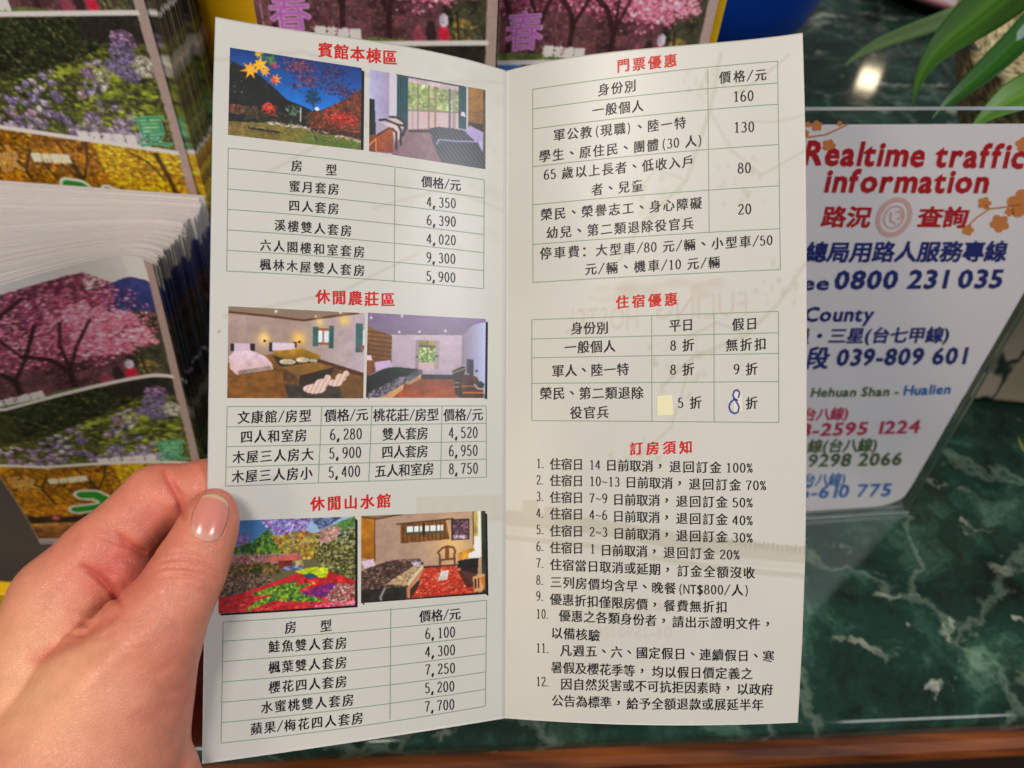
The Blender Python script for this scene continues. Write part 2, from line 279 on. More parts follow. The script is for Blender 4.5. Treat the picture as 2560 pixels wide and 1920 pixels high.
def photo_twin_room():
    c = Cv(230, 150, (152, 132, 126)); c.put(c.rect(0, 1, 0, .2), (128, 108, 92)); c.put(c.poly([(0, .07), (.55, .12), (.55, .6), (0, .6)]), (160, 138, 132), (150, 128, 118), tex=.1); c.put(c.poly([(.55, .12), (.95, .01), (1, .0), (1, .7), (.66, .56), (.55, .5)]), (158, 140, 128), (175, 158, 172), True, tex=.1)
    c.put(c.poly([(0, .62), (.35, .5), (.68, .56), (1, .7), (1, 1), (0, 1)]), (112, 72, 26), tex=.4); c.blobs(c.rect(.02, .45, .7, 1), 110, .05, [(125, 78, 25), (95, 58, 20), (140, 88, 28)], 1.6, .35); c.blobs(c.rect(.8, 1, .7, 1), 60, .05, [(110, 78, 38), (95, 65, 28)], 1.6, .4)
    c.put(c.lin([(0, .065), (.3, .09), (.55, .12), (.95, .005)], .011), (78, 40, 15)); c.put(c.poly([(.67, .55), (1, .7), (1, .75), (.67, .6)]), (72, 40, 20))
    for x, y, r, col, al in [(.265, .34, .1, (250, 205, 120), .95), (.52, .33, .11, (245, 190, 90), .95), (.67, .13, .07, (230, 200, 120), .8), (.85, .1, .09, (225, 195, 105), .85), (.35, .035, .02, (255, 255, 240), 1), (.64, .07, .015, (255, 240, 210), 1), (.82, .005, .02, (255, 250, 240), 1)]: c.glow(x, y, r, col, al)
    c.put(c.ell(.27, .365, .011, .014), (20, 15, 10)); c.put(c.ell(.525, .365, .012, .012), (20, 15, 10))
    for a, b, y0, y1 in [(.02, .055, .41, .49), (.165, .2, .4, .48), (.305, .33, .38, .48), (.48, .505, .37, .43)]: c.put(c.rect(a, b, y0, y1), (30, 25, 28))
    c.put(c.rect(.05, .165, .4, .5), (195, 172, 190)); c.put(c.poly([(.01, .55), (.05, .49), (.17, .475), (.28, .54), (.33, .62), (.335, .68), (.2, .71), (.07, .745), (.02, .68)]), (212, 188, 205), (190, 160, 160), tex=.14); c.put(c.poly([(.08, .7), (.31, .64), (.33, .68), (.08, .745)]), (140, 120, 115), tex=.4)
    c.put(c.rect(.325, .49, .38, .465), (205, 188, 205)); c.put(c.poly([(.33, .475), (.55, .435), (.68, .51), (.68, .55), (.45, .575), (.35, .53)]), (178, 128, 18), (120, 88, 20), tex=.3); c.put(c.poly([(.33, .52), (.42, .56), (.68, .55), (.68, .6), (.4, .66), (.36, .6)]), (50, 38, 25), tex=.4)
    for x, y, rx, ry in [(.44, .59, .06, .032), (.55, .565, .05, .03), (.63, .57, .03, .02)]: c.put(c.ell(x, y, rx, ry), (188, 172, 148), tex=.4)
    c.put(c.poly([(.42, .85), (.8, .78), (.85, 1), (.45, 1)]), (58, 48, 42), tex=.4); c.put(c.poly([(.39, .65), (.65, .585), (.78, .635), (.53, .745)]), (135, 95, 35), (110, 75, 28), tex=.25); c.put(c.poly([(.53, .745), (.78, .64), (.76, .74), (.53, .86)]), (45, 36, 26)); c.put(c.poly([(.41, .67), (.53, .75), (.53, .86), (.41, .8)]), (90, 62, 36), tex=.5)
    for x, y, rx, ry in [(.64, .89, .085, .055), (.69, .83, .05, .055), (.735, .77, .025, .045), (.79, .82, .055, .04), (.83, .76, .04, .05), (.87, .71, .022, .035)]:
        m = c.ell(x, y, rx, ry); c.put(m, (218, 190, 182)); c.put(m * (np.sin(c.U * 190 + c.V * 60) > .35), (165, 135, 128), al=.55)
    c.put(c.rect(.655, .745, .2, .37), (205, 215, 225), tex=.25); c.put(c.rect(.69, .705, .2, .37), (135, 100, 90))
    for y in (.2, .36): c.put(c.rect(.65, .75, y, y + .025), (150, 75, 40))
    for a, b, y0, y1 in [(.62, .66, .185, .41), (.74, .775, .165, .425), (.935, .985, .13, .46)]: c.put(c.rect(a, b, y0, y1), (48, 88, 88), tex=.3)
    c.put(c.rect(.985, 1, .2, .38), (210, 215, 235)); c.put(c.rect(.965, 1, .38, .43), (150, 70, 40)); return c.out()
def photo_wood_wall_room():
    c = Cv(210, 150, (125, 108, 135)); c.put(c.rect(0, 1, 0, .3), (118, 100, 138), (112, 98, 118), tex=.08); c.put(c.poly([(.2, .25), (.8, .22), (.8, .73), (.2, .7)]), (176, 158, 178), (165, 148, 165), tex=.08); c.put(c.poly([(.8, .22), (.9, .08), (1, .04), (1, .95), (.8, .74)]), (128, 112, 132), (172, 182, 225), True)
    wd = c.poly([(0, .17), (.21, .26), (.21, .6), (0, .74)]); c.put(wd, (130, 82, 26), (105, 62, 20), tex=.3); c.put(wd * (np.sin(c.V * 120 - c.U * 14) > .2), (72, 44, 16), al=.7)
    c.put(c.rect(.41, .61, .3, .65), (150, 132, 138), tex=.15); c.put(c.rect(.44, .57, .3, .57), (120, 150, 60)); c.blobs(c.rect(.44, .57, .39, .57), 70, .025, [(150, 190, 90), (110, 150, 60), (190, 210, 140), (60, 80, 45)]); c.put(c.rect(.44, .575, .305, .36), (140, 125, 50), tex=.3); c.put(c.rect(.44, .575, .36, .39), (75, 60, 55)); c.put(c.rect(.505, .512, .3, .57), (85, 75, 70)); c.put(c.rect(.43, .57, .57, .65), (185, 160, 160)); c.put(c.rect(.41, .44, .3, .65), (140, 122, 130)); c.put(c.rect(.575, .61, .3, .65), (150, 132, 140)); c.put(c.rect(.5, .535, .58, .68), (178, 160, 178))
    c.put(c.ell(.425, .505, .012, .01), (20, 18, 25)); c.put(c.ell(.59, .49, .014, .01), (20, 18, 25)); c.put(c.rect(.46, .8, .715, .77), (34, 30, 36)); c.put(c.poly([(.34, .82), (.46, .765), (.8, .765), (.82, 1), (.16, 1)]), (112, 52, 30), (150, 68, 22), tex=.3)
    c.put(c.poly([(0, .74), (.06, .72), (.14, .66), (.24, .63), (.43, .65), (.465, .69), (.34, .82), (.05, 1), (0, 1)]), (26, 30, 28), tex=.3)
    fur = c.lin([(.06, .97), (.2, .87), (.31, .79)], .05); c.put(fur, (95, 92, 104)); c.blobs(fur, 130, .02, [(140, 135, 150), (60, 58, 68), (110, 105, 120), (40, 38, 46)]); f2 = c.lin([(.36, .76), (.45, .69)], .035); c.put(f2, (75, 78, 88), tex=.5)
    c.put(c.poly([(.12, 1), (.32, .83), (.31, .9), (.22, 1)]), (196, 146, 96), tex=.2); c.put(c.poly([(.33, .83), (.46, .71), (.46, .76), (.37, .84)]), (176, 140, 100), tex=.3); c.put(c.poly([(.065, .58), (.2, .55), (.215, .62), (.08, .69)]), (186, 160, 200)); c.put(c.poly([(0, .5), (.035, .5), (.05, .56), (0, .56)]), (210, 190, 200)); c.put(c.rect(0, .045, .56, .74), (120, 70, 40))
    c.put(c.poly([(.76, .72), (.88, .7), (.93, .74), (.985, .88), (.985, 1), (.8, 1)]), (75, 42, 22), tex=.4); c.put(c.poly([(.72, .66), (.8, .6), (.84, .62), (.8, .78), (.8, 1), (.75, .95)]), (45, 28, 18), tex=.4)
    for p in [[(.72, .66), (.82, .585)], [(.73, .69), (.85, .62)], [(.74, .81), (.78, .81)], [(.74, .86), (.78, .86)]]: c.put(c.lin(p, .006), (165, 150, 140))
    c.put(c.poly([(.845, .51), (.9, .52), (.9, .72), (.845, .68)]), (42, 46, 58)); c.put(c.ell(.925, .66, .012, .016), (30, 40, 60)); c.put(c.lin([(.8, .85), (.91, .85)], .005), (190, 120, 70)); c.put(c.lin([(.82, .93), (.98, .93)], .01), (185, 95, 40)); c.blobs(c.cl(.955, .83, .03, .04), 25, .02, [(18, 40, 42), (25, 50, 48)]); c.put(c.lin([(.91, .83), (.94, .88), (.98, .885)], .007), (200, 195, 190))
    for x, y in [(.03, .06), (.27, .215), (.44, .2), (.66, .175), (.29, .02)]: c.glow(x, y, .018, (255, 250, 250))
    return c.out()
def photo_flower_garden():
    c = Cv(230, 150, (95, 90, 60)); c.put(c.rect(0, .55, 0, .4), (52, 100, 152), (75, 125, 170)); c.put(c.rect(.5, 1, 0, .3), (140, 170, 205))
    c.blobs(c.poly([(.3, 0), (.68, 0), (.62, .18), (.45, .24)]), 420, .022, [(120, 88, 165), (78, 48, 112), (196, 176, 216), (150, 110, 180), (100, 130, 190)]); c.blobs(c.poly([(.66, 0), (.9, 0), (.75, .14)]), 130, .018, [(60, 70, 110), (110, 130, 175), (45, 50, 80)]); c.blobs(c.rect(.0, .22, .15, .35), 90, .03, [(120, 80, 140), (140, 100, 150), (90, 70, 120)])
    c.blobs(c.poly([(.1, .32), (.3, .2), (.36, .12), (.42, .22), (.5, .42), (.2, .45)]), 380, .028, [(45, 90, 30), (30, 65, 25), (90, 130, 40), (20, 50, 35), (110, 140, 30)]); c.blobs(c.poly([(.38, .2), (.6, .14), (.75, .18), (.72, .45), (.5, .45)]), 380, .024, [(150, 130, 40), (180, 120, 50), (110, 110, 35), (200, 190, 60), (140, 70, 50), (90, 90, 30)])
    c.blobs(c.poly([(.7, .2), (.82, .1), (1, .0), (1, .72), (.8, .6), (.7, .45)]), 800, .02, [(62, 60, 22), (112, 112, 52), (176, 170, 118), (30, 30, 10), (45, 48, 18), (140, 140, 80)]); c.blobs(c.poly([(.74, .14), (.9, .1), (.85, .25), (.74, .28)]), 90, .024, [(180, 130, 125), (150, 110, 100), (205, 160, 150)]); c.blobs(c.poly([(.86, .08), (1, 0), (1, .1), (.9, .15)]), 60, .02, [(90, 140, 60), (60, 110, 50)])
    c.blobs(c.rect(.05, .6, .38, .48), 300, .02, [(190, 110, 125), (150, 85, 100), (170, 130, 120), (110, 70, 70)]); c.put(c.poly([(.36, .42), (.56, .4), (.62, .44), (.6, .46), (.36, .46)]), (190, 92, 80), tex=.2); c.put(c.rect(.44, .54, .46, .55), (110, 40, 30), tex=.3); c.put(c.rect(.56, .62, .47, .54), (150, 140, 90), tex=.5)
    c.blobs(c.poly([(0, .45), (.45, .48), (.45, .6), (0, .68)]), 330, .02, [(110, 85, 45), (150, 110, 55), (70, 60, 30), (50, 45, 25)]); c.blobs(c.cl(.28, .56, .04, .07), 70, .02, [(50, 60, 20), (35, 45, 15)]); c.blobs(c.poly([(0, .62), (.3, .58), (.42, .68), (.2, .84), (0, .85)]), 420, .016, [(70, 50, 42), (170, 130, 120), (40, 30, 28), (120, 90, 80)])
    c.put(c.poly([(0, .84), (.2, .78), (.42, .68), (.55, .62), (.62, .57), (.8, .6), (1, .72), (1, 1), (0, 1)]), (176, 28, 36), (190, 40, 48), tex=.35); c.blobs(c.poly([(.02, .85), (.3, .76), (.6, .66), (.9, .7), (.9, 1), (.02, 1)]), 400, .014, [(200, 40, 48), (150, 20, 28), (220, 80, 70), (120, 15, 25)], 2)
    lw = c.poly([(.56, .59), (.68, .545), (.8, .56), (.79, .67), (.7, .66)]); c.put(lw, (176, 200, 22), tex=.25); c.blobs(lw, 70, .014, [(205, 215, 40), (130, 160, 20)], 2); c.put(c.poly([(.6, .63), (.68, .61), (.73, .66), (.66, .67)]), (28, 70, 95), tex=.4); c.blobs(c.rect(.48, .6, .53, .56), 30, .018, [(60, 80, 150), (150, 140, 190), (40, 90, 150)], 2)
    gs = c.poly([(.19, 1), (.27, .89), (.4, .83), (.22, .82), (.36, .75), (.5, .71), (.58, .68), (.56, .74), (.7, .72), (.58, .79), (.66, .85), (.78, .93), (.6, .92), (.42, .89), (.3, .94)]); c.put(gs, (60, 112, 40)); c.blobs(gs, 260, .017, [(80, 135, 40), (40, 90, 50), (150, 170, 30), (30, 70, 40), (180, 190, 50)], 1.4)
    c.blobs(c.poly([(.6, .82), (.85, .72), (.83, .84), (.75, .9)]), 170, .02, [(110, 28, 105), (80, 25, 90), (150, 40, 110), (70, 40, 130)]); c.blobs(c.poly([(.78, .88), (.86, .74), (1, .76), (1, .98), (.85, .98)]), 260, .016, [(190, 150, 170), (110, 90, 60), (225, 200, 205), (90, 80, 40), (60, 45, 35)]); c.blobs(c.rect(.7, 1, .95, 1), 60, .015, [(190, 60, 110), (220, 140, 160)])
    return c.out(.04)
def photo_carpet_room():
    c = Cv(220, 150, (172, 140, 112)); c.put(c.rect(0, 1, 0, .65), (158, 130, 116), (180, 148, 118), True, tex=.1); c.glow(.73, .37, .3, (226, 184, 118), .9); c.put(c.poly([(0, 0), (.34, 0), (.12, .05), (0, .02)]), (135, 100, 70)); c.put(c.lin([(0, .01), (.12, .045), (.34, .0)], .008), (70, 45, 25)); wl = c.poly([(0, .02), (.11, .05), (.12, .52), (0, .48)]); c.put(wl, (182, 116, 18), (150, 92, 16), tex=.25)
    c.put(c.rect(.105, .115, .04, .55), (90, 60, 30)); wi = c.poly([(.32, .12), (.68, .09), (.71, .32), (.32, .34)]); c.put(wi, (120, 72, 26), tex=.4); c.put(wi * (np.sin(c.U * 190) > .3), (70, 42, 18), al=.6); c.put(c.rect(.36, .66, .15, .215), (222, 232, 225)); c.put(c.rect(.36, .66, .215, .24), (60, 75, 60))
    for u in (.36, .42, .465, .5, .545, .6, .635): c.put(c.rect(u, u + .008, .14, .24), (75, 60, 45))
    c.put(c.rect(.49, .512, .12, .26), (40, 30, 22)); c.put(c.lin([(.29, .115), (.74, .08)], .008), (70, 42, 20)); c.put(c.rect(.725, .87, .09, .335), (48, 32, 30)); pm = c.rect(.74, .855, .11, .32); c.put(pm, (72, 48, 55), tex=.5); c.blobs(pm, 60, .014, [(140, 100, 120), (50, 35, 40), (180, 140, 160)]); c.blobs(c.rect(.74, .83, .28, .32), 30, .012, [(215, 190, 215)])
    c.put(c.rect(.9, .965, 0, .55), (222, 222, 205), (235, 230, 230)); c.put(c.rect(.9, .935, 0, .3), (178, 160, 80), tex=.4); c.put(c.rect(.962, 1, 0, 1), (40, 45, 32), tex=.4); c.put(c.lin([(.9, 0), (.9, .4)], .006), (90, 60, 30)); c.put(c.rect(.5, .8, .62, .665), (36, 30, 32))
    rug = c.poly([(.5, .645), (.76, .63), (.95, 1), (.4, 1)]); c.put(rug, (188, 52, 26), (172, 40, 24), tex=.25); c.blobs(rug, 330, .012, [(225, 120, 80), (235, 170, 130), (120, 25, 18), (210, 80, 50), (150, 35, 22)], 1.5); c.put(c.poly([(.64, .69), (.7, .68), (.69, .79), (.61, .8)]), (208, 205, 200), tex=.2)
    bd = c.poly([(0, .64), (.1, .58), (.25, .53), (.47, .525), (.5, .6), (.37, .85), (.2, .87), (.18, 1), (0, 1)]); c.put(bd, (64, 44, 40), tex=.5); c.blobs(bd, 260, .016, [(110, 85, 75), (45, 30, 28), (90, 65, 55), (140, 120, 100)], 1.6); mt = c.poly([(.2, .8), (.42, .61), (.5, .6), (.37, .83)]); c.put(mt, (165, 140, 105), tex=.3); c.blobs(mt, 90, .012, [(205, 180, 140), (130, 105, 75)], 1.5); c.put(c.poly([(.37, .8), (.49, .6), (.5, .64), (.38, .86)]), (200, 190, 155)); c.put(c.poly([(0, .85), (.37, .85), (.37, 1), (0, 1)]), (36, 36, 30), tex=.4); c.put(c.lin([(.375, 1), (.37, .87), (.5, .65)], .01), (196, 105, 70)); c.put(c.poly([(.39, 1), (.39, .88), (.48, .75), (.46, .85)]), (55, 35, 24)); c.put(c.lin([(.17, 1), (.155, .95), (.19, .85)], .012), (140, 135, 140))
    c.put(c.poly([(0, .52), (.1, .5), (.12, .58), (.03, .6)]), (205, 182, 200)); c.blobs(c.cl(.44, .58, .04, .03), 20, .02, [(190, 175, 200), (160, 150, 180)])
    for p in [[(.63, .6), (.63, .5), (.615, .47), (.65, .42), (.69, .4), (.74, .42), (.755, .47), (.745, .5), (.75, .64)], [(.63, .56), (.75, .55)], [(.635, .57), (.625, .67)], [(.69, .41), (.69, .55)]]: c.put(c.lin(p, .011), (96, 52, 28))
    c.put(c.rect(.675, .705, .41, .55), (120, 66, 30)); c.put(c.poly([(.77, .49), (.9, .43), (.93, .52), (.78, .58)]), (214, 145, 45), tex=.5); c.put(c.poly([(.77, .58), (.94, .55), (.93, .75), (.8, .7)]), (28, 26, 20)); c.put(c.poly([(.86, .5), (.93, .46), (.95, .56), (.86, .56)]), (225, 225, 228)); c.put(c.poly([(.77, .7), (.92, .68), (.93, .9), (.84, .9)]), (52, 26, 20), al=.8)
    c.put(c.poly([(.89, .78), (.985, .75), (.985, .9), (.97, .95), (.9, .96)]), (205, 150, 100)); c.put(c.rect(.905, .92, .81, .92), (25, 20, 18)); c.put(c.rect(.93, .942, .8, .92), (25, 20, 18)); c.put(c.poly([(.95, .8), (.985, .78), (.985, .95)]), (190, 105, 35)); c.put(c.lin([(0, 1), (.4, .995), (1, .985)], .015), (30, 22, 18)); return c.out()

# ------------------------------------------------------------------ glyphs
_fc = bpy.data.curves.new('glyph_source', 'FONT'); _fc.resolution_u = 2; _fo = bpy.data.objects.new('glyph_source', _fc); COL.objects.link(_fo)
_cache = {}
def _arc(cx, cy_, rx, ry, a0, a1, n=18): return [(cx + rx * math.cos(math.radians(a)), cy_ + ry * math.sin(math.radians(a))) for a in np.linspace(a0, a1, n)]
_six = [(.37, .64), (.30, .67), (.22, .62), (.15, .5), (.105, .35), (.1, .2)]
DIG = {'0': [_arc(.25, .34, .15, .33, 90, 450, 26)], '1': [[(.15, .57), (.27, .66)], [(.265, .67), (.265, 0)], [(.15, .01), (.38, .01)]],
       '2': [_arc(.25, .5, .14, .17, 170, -25, 12) + [(.2, .18), (.1, .03)], [(.09, .02), (.41, .02), (.42, .1)]], '3': [_arc(.235, .51, .13, .155, 150, -85, 12), _arc(.235, .18, .155, .18, 88, -150, 14)],
       '4': [[(.32, 0), (.32, .67)], [(.32, .67), (.07, .2)], [(.06, .19), (.44, .19)]], '5': [[(.39, .66), (.15, .66)], [(.15, .66), (.125, .37)], _arc(.235, .205, .16, .205, 130, -150, 14)],
       '6': [_arc(.25, .19, .15, .19, 0, 360, 20), _six], '7': [[(.09, .58), (.1, .66), (.42, .66)], [(.41, .66), (.28, .38), (.2, 0)]], '8': [_arc(.25, .51, .12, .155, 0, 360, 18), _arc(.25, .18, .155, .18, 0, 360, 20)],
       '9': [_arc(.25, .48, .15, .19, 0, 360, 20), [(.5 - x, .67 - y) for x, y in _six]], ',': [[(.14, .08), (.17, .02), (.15, -.06), (.09, -.15)]], '.': [[(.13, .055), (.13, -.005)]], '~': [[(.06, .27), (.14, .33), (.25, .28), (.36, .23), (.44, .3)]],
       '/': [[(.05, -.06), (.45, .74)]], '(': [_arc(.62, .3, .35, .55, 130, 230, 12)], ')': [_arc(-.12, .3, .35, .55, 50, -50, 12)], '-': [[(.08, .25), (.42, .25)]]}
def ribbon(pts, wv, wh):
    p = np.array(pts, float); t = np.gradient(p, axis=0); t /= np.linalg.norm(t, axis=1, keepdims=True) + 1e-9; n = np.stack([-t[:, 1], t[:, 0]], 1)
    w = (wh + (wv - wh) * np.abs(t[:, 1]) ** 1.5)[:, None] / 2; V = np.concatenate([p + n * w, p - n * w]); k = len(p)
    return V, [(i, i + 1, k + i + 1, k + i) for i in range(k - 1)]
def glyph(ch, kai=True, wgt=0.0):
    key = (ch, kai, wgt)
    if key in _cache: return _cache[key]
    if kai and ch in DIG:
        VV, FF, o = [], [], 0
        for s in DIG[ch]:
            th = 1.7 if ch in ',.' else (.8 if ch in '/()' else 1); v, f = ribbon(s, (.102 + wgt) * th, (.060 + wgt) * (th if ch in ',./()' else 1)); VV.append(v); FF += [tuple(i + o for i in q) for q in f]; o += len(v)
        r = (np.concatenate(VV), FF, 0.5)
    else:
        _fc.body = ch; dg = bpy.context.evaluated_depsgraph_get(); dg.update(); me = bpy.data.meshes.new_from_object(_fo.evaluated_get(dg))
        V = np.array([v.co[:2] for v in me.vertices]).reshape(-1, 2); Fs = [tuple(p.vertices) for p in me.polygons]; bpy.data.meshes.remove(me); full = ord(ch) > 0x2e80
        if len(V) and (wgt or kai):
            # move every outline point along its normal: thinner horizontals, as a brush-like face has
            cnt = {}
            for f in Fs:
                for a, b in zip(f, f[1:] + f[:1]): cnt[(a, b)] = 1
            nn = np.zeros_like(V)
            ar = sum((V[f[1]][0] - V[f[0]][0]) * (V[f[2]][1] - V[f[0]][1]) - (V[f[1]][1] - V[f[0]][1]) * (V[f[2]][0] - V[f[0]][0]) for f in Fs); sg = 1 if ar > 0 else -1
            for (a, b) in cnt:
                if (b, a) not in cnt:
                    e = V[b] - V[a]; e = e / (np.linalg.norm(e) + 1e-9); n_ = np.array([e[1], -e[0]]) * sg; nn[a] += n_; nn[b] += n_
            nn /= np.maximum(np.linalg.norm(nn, axis=1, keepdims=True), .35)
            k = np.array([wgt + (.030 if kai else 0), wgt + (.009 if kai else 0)]); V = V + nn * k
        if kai and full and ch not in '，、：': V = (V - [.5, .38]) * [.93, .93]; V[:, 1] += V[:, 0] * .06; V += [.5, .38]
        if ch in '，、': V = V + [.3, .32]
        adv = 1.0 if full else (.5 if kai else (float(V[:, 0].max()) + .05 if len(V) else .28))
        if not full and kai and len(V): V = (V - [(V[:, 0].max() + V[:, 0].min()) / 2, 0]) * [min(1, .44 / (np.ptp(V[:, 0]) + 1e-6)), .98] + [.25, 0]
        r = (V, Fs, adv)
    _cache[key] = r; return r
def layout(text, p0, p1, em, kai=True, wgt=0.0, slant=0.0, hscale=1.0):
    """text between the pixels p0 and p1 (left and right end of the line, at mid height) as pixel vertices and faces"""
    gs = [(glyph(ch, kai, wgt) if ch != ' ' else (np.zeros((0, 2)), [], .32 if kai else .3)) for ch in text]; tot = sum(g[2] for g in gs)
    p0 = np.array(p0, float); p1 = np.array(p1, float); dv = p1 - p0; Ln = np.linalg.norm(dv); u = dv / Ln; sc = Ln / tot; VV, FF, o = [], [], 0; x = 0.0
    for ch, (V, Fs, adv) in zip(text, gs):
        if len(V):
            full = ord(ch) > 0x2e80; mid = .38 if full else .34; k = (min(em * hscale, sc * 1.08) if full else sc * 1.02) if kai else sc
            q = p0 + np.outer(((x + adv / 2) * sc + (V[:, 0] - adv / 2) * k + (V[:, 1] - mid) * em * slant), u); q[:, 1] -= (V[:, 1] - mid) * em
            VV.append(q); FF += [tuple(i + o for i in f) for f in Fs]; o += len(q)
        x += adv
    return (np.concatenate(VV) if VV else np.zeros((0, 2))), FF
class Ink:      # collects flat pixel-space shapes, then lays them on a surface
    def __init__(s): s.V = []; s.F = []; s.m = []; s.n = 0
    def add(s, V, Fs, mi=0):
        s.V.append(np.asarray(V, float)); s.F += [tuple(i + s.n for i in f) for f in Fs]; s.m += [mi] * len(Fs); s.n += len(V); return s
    def text(s, t, p0, p1, em, mi=0, **k): return s.add(*layout(t, p0, p1, em, **k), mi)
    def line(s, pts, w, mi=0, sub=14):
        p = np.array(pts, float); q = np.concatenate([np.linspace(a, b, sub, endpoint=False) for a, b in zip(p[:-1], p[1:])] + [p[-1:]]); return s.add(*ribbon(q, w, w), mi)
    def build(s, name, surf, mats, parent, lift): return mesh(name, surf(np.concatenate(s.V), lift), s.F, mats, parent, midx=s.m)

# ------------------------------------------------------------------ the held leaflet
HL = 0.215
pfit = lambda pts, d: np.poly1d(np.polyfit([p[0] for p in pts], [p[1] for p in pts], d))
LT = pfit([(538, 42), (655, 60), (800, 85), (898, 98), (1006, 112), (1151, 145), (1210, 159), (1267, 177)], 3)
LB = pfit([(505, 1910), (800, 1868), (1000, 1838), (1262, 1796)], 2)
RT = pfit([(1267, 177), (1332, 160), (1452, 140), (1678, 115), (1994, 84), (2007, 81)], 3)
RB = pfit([(1262, 1796), (1437, 1806), (1635, 1813), (1833, 1813), (1993, 1806)], 2)
xl = lambda y: np.interp(y, [42, 239, 540, 987, 1160, 1569, 1910], [538, 532, 527, 521, 519, 510, 505])
xf = lambda y: 1267 - 5 * (np.asarray(y) - 177) / 1619
xr = lambda y: np.interp(y, [81, 240, 398, 600, 805, 1080, 1250, 1401, 1600, 1806], [2007, 2011.5, 2015, 2016.7, 2017.5, 2017, 2015.5, 2013, 2006, 1995])
_us = np.linspace(0, 1, 60)
_DL = HL * F / (LB(505 + 757 * _us) - LT(538 + 729 * _us)); _DR = HL * F / (RB(1262 + 731 * _us) - RT(1267 + 740 * _us))
def leaf_cam(px):
    px = np.asarray(px, float); x, y = px[..., 0], px[..., 1]; left = x <= xf(y)
    ul = np.clip((x - xl(y)) / (xf(y) - xl(y)), -.1, 1); ur = np.clip((x - xf(y)) / (xr(y) - xf(y)), 0, 1.1)
    D = np.where(left, np.interp(ul, _us, _DL), np.interp(ur, _us, _DR))
    return np.stack([(x - 1280) / F * D, (960 - y) / F * D, -D], -1)
def leaf_surf(px, lift):
    px = np.asarray(px, float); p = leaf_cam(px); a = leaf_cam(px + [2, 0]) - leaf_cam(px - [2, 0]); b = leaf_cam(px + [0, -2]) - leaf_cam(px + [0, 2]); n = np.cross(a, b); n /= np.linalg.norm(n, axis=-1, keepdims=True)
    return cam2w(p + n * lift)
def panel_px(T, B, x0, x1, nu, nv):
    out = np.zeros((nv, nu, 2))
    for j, v in enumerate(np.linspace(0, 1, nv)):
        u = np.linspace(0, 1, nu); y = None
        xx = x0(0) + 0 * u
        yt = T(np.where(True, (x0(0.) if False else 0) + 0, 0)) if False else None
        for _ in range(4):
            if y is None: y = 960 + 0 * u
            X_ = x0(y) + (x1(y) - x0(y)) * u
            Xt = x0(T(X_)) + (x1(T(X_)) - x0(T(X_))) * u; Xb = x0(B(X_)) + (x1(B(X_)) - x0(B(X_))) * u
            y = T(Xt) * (1 - v) + B(Xb) * v
        out[j, :, 0] = x0(y) + (x1(y) - x0(y)) * u; out[j, :, 1] = y
    return out
leaflet = empty('leaflet', tuple(leaf_surf(np.array([[515, 1300.]]), 0)[0]))
tag(leaflet, 'opened cream leaflet of price tables and room photos held up by the hand', 'leaflet')
def sheet(T, B, x0, x1, colors, m):
    nv, nu = colors.shape[:2]; q = panel_px(T, B, x0, x1, nu, nv); A = leaf_surf(q, 0.0); Bk = leaf_surf(q, -0.00018)
    o = gridmesh('panel', A, m, leaflet, colors); me = o.data
    # back face and rim so that the paper has a thickness
    import bmesh
    bm = bmesh.new(); bm.from_mesh(me); lay = bm.verts.layers.float_color.get('print'); st = 6
    ii = sorted(set(list(range(0, nv, st)) + [nv - 1])); jj = sorted(set(list(range(0, nu, st)) + [nu - 1]))
    g = [[bm.verts.new(Bk[i, j]) for j in jj] for i in ii]
    for r in g:
        for v in r: v[lay] = (.7, .68, .63, 1)
    for i in range(len(ii) - 1):
        for j in range(len(jj) - 1): bm.faces.new((g[i][j], g[i][j + 1], g[i + 1][j + 1], g[i + 1][j]))
    bm.verts.ensure_lookup_table(); idx = lambda i, j: bm.verts[i * nu + j]
    rim = [(i, 0) for i in ii] + [(nv - 1, j) for j in jj[1:]] + [(i, nu - 1) for i in ii[::-1][1:]] + [(0, j) for j in jj[::-1][1:-1]]
    bk = {(i, j): g[a][b] for a, i in enumerate(ii) for b, j in enumerate(jj)}
    for (a, b), (c, d) in zip(rim, rim[1:] + rim[:1]):
        # fill the front edge vertices in between so that the rim has no gaps
        f = [idx(a, b)]; si, sj = np.sign(c - a), np.sign(d - b); i, j = a, b
        while (i, j) != (c, d): i += si; j += sj; f.append(idx(i, j))
        bm.faces.new(f + [bk[(c, d)], bk[(a, b)]])
    bm.normal_update(); bm.to_mesh(me); bm.free(); return o
M_paper = printed('coated_paper', rough=0.36, spec=0.45)
_b0 = [n for n in M_paper.node_tree.nodes if n.type == 'BUMP'][0]; _tc = N(M_paper, 'ShaderNodeTexCoord'); _n = N(M_paper, 'ShaderNodeTexNoise', i_Scale=22, i_Detail=2); _b = N(M_paper, 'ShaderNodeBump', i_Strength=.22, i_Distance=.0022)
LK(M_paper, _tc.outputs['Object'], _n.inputs['Vector']); LK(M_paper, _n.outputs['Fac'], _b.inputs['Height']); LK(M_paper, _b.outputs['Normal'], _b0.inputs['Normal'])
PAPER = np.array([0.57, 0.566, 0.528])
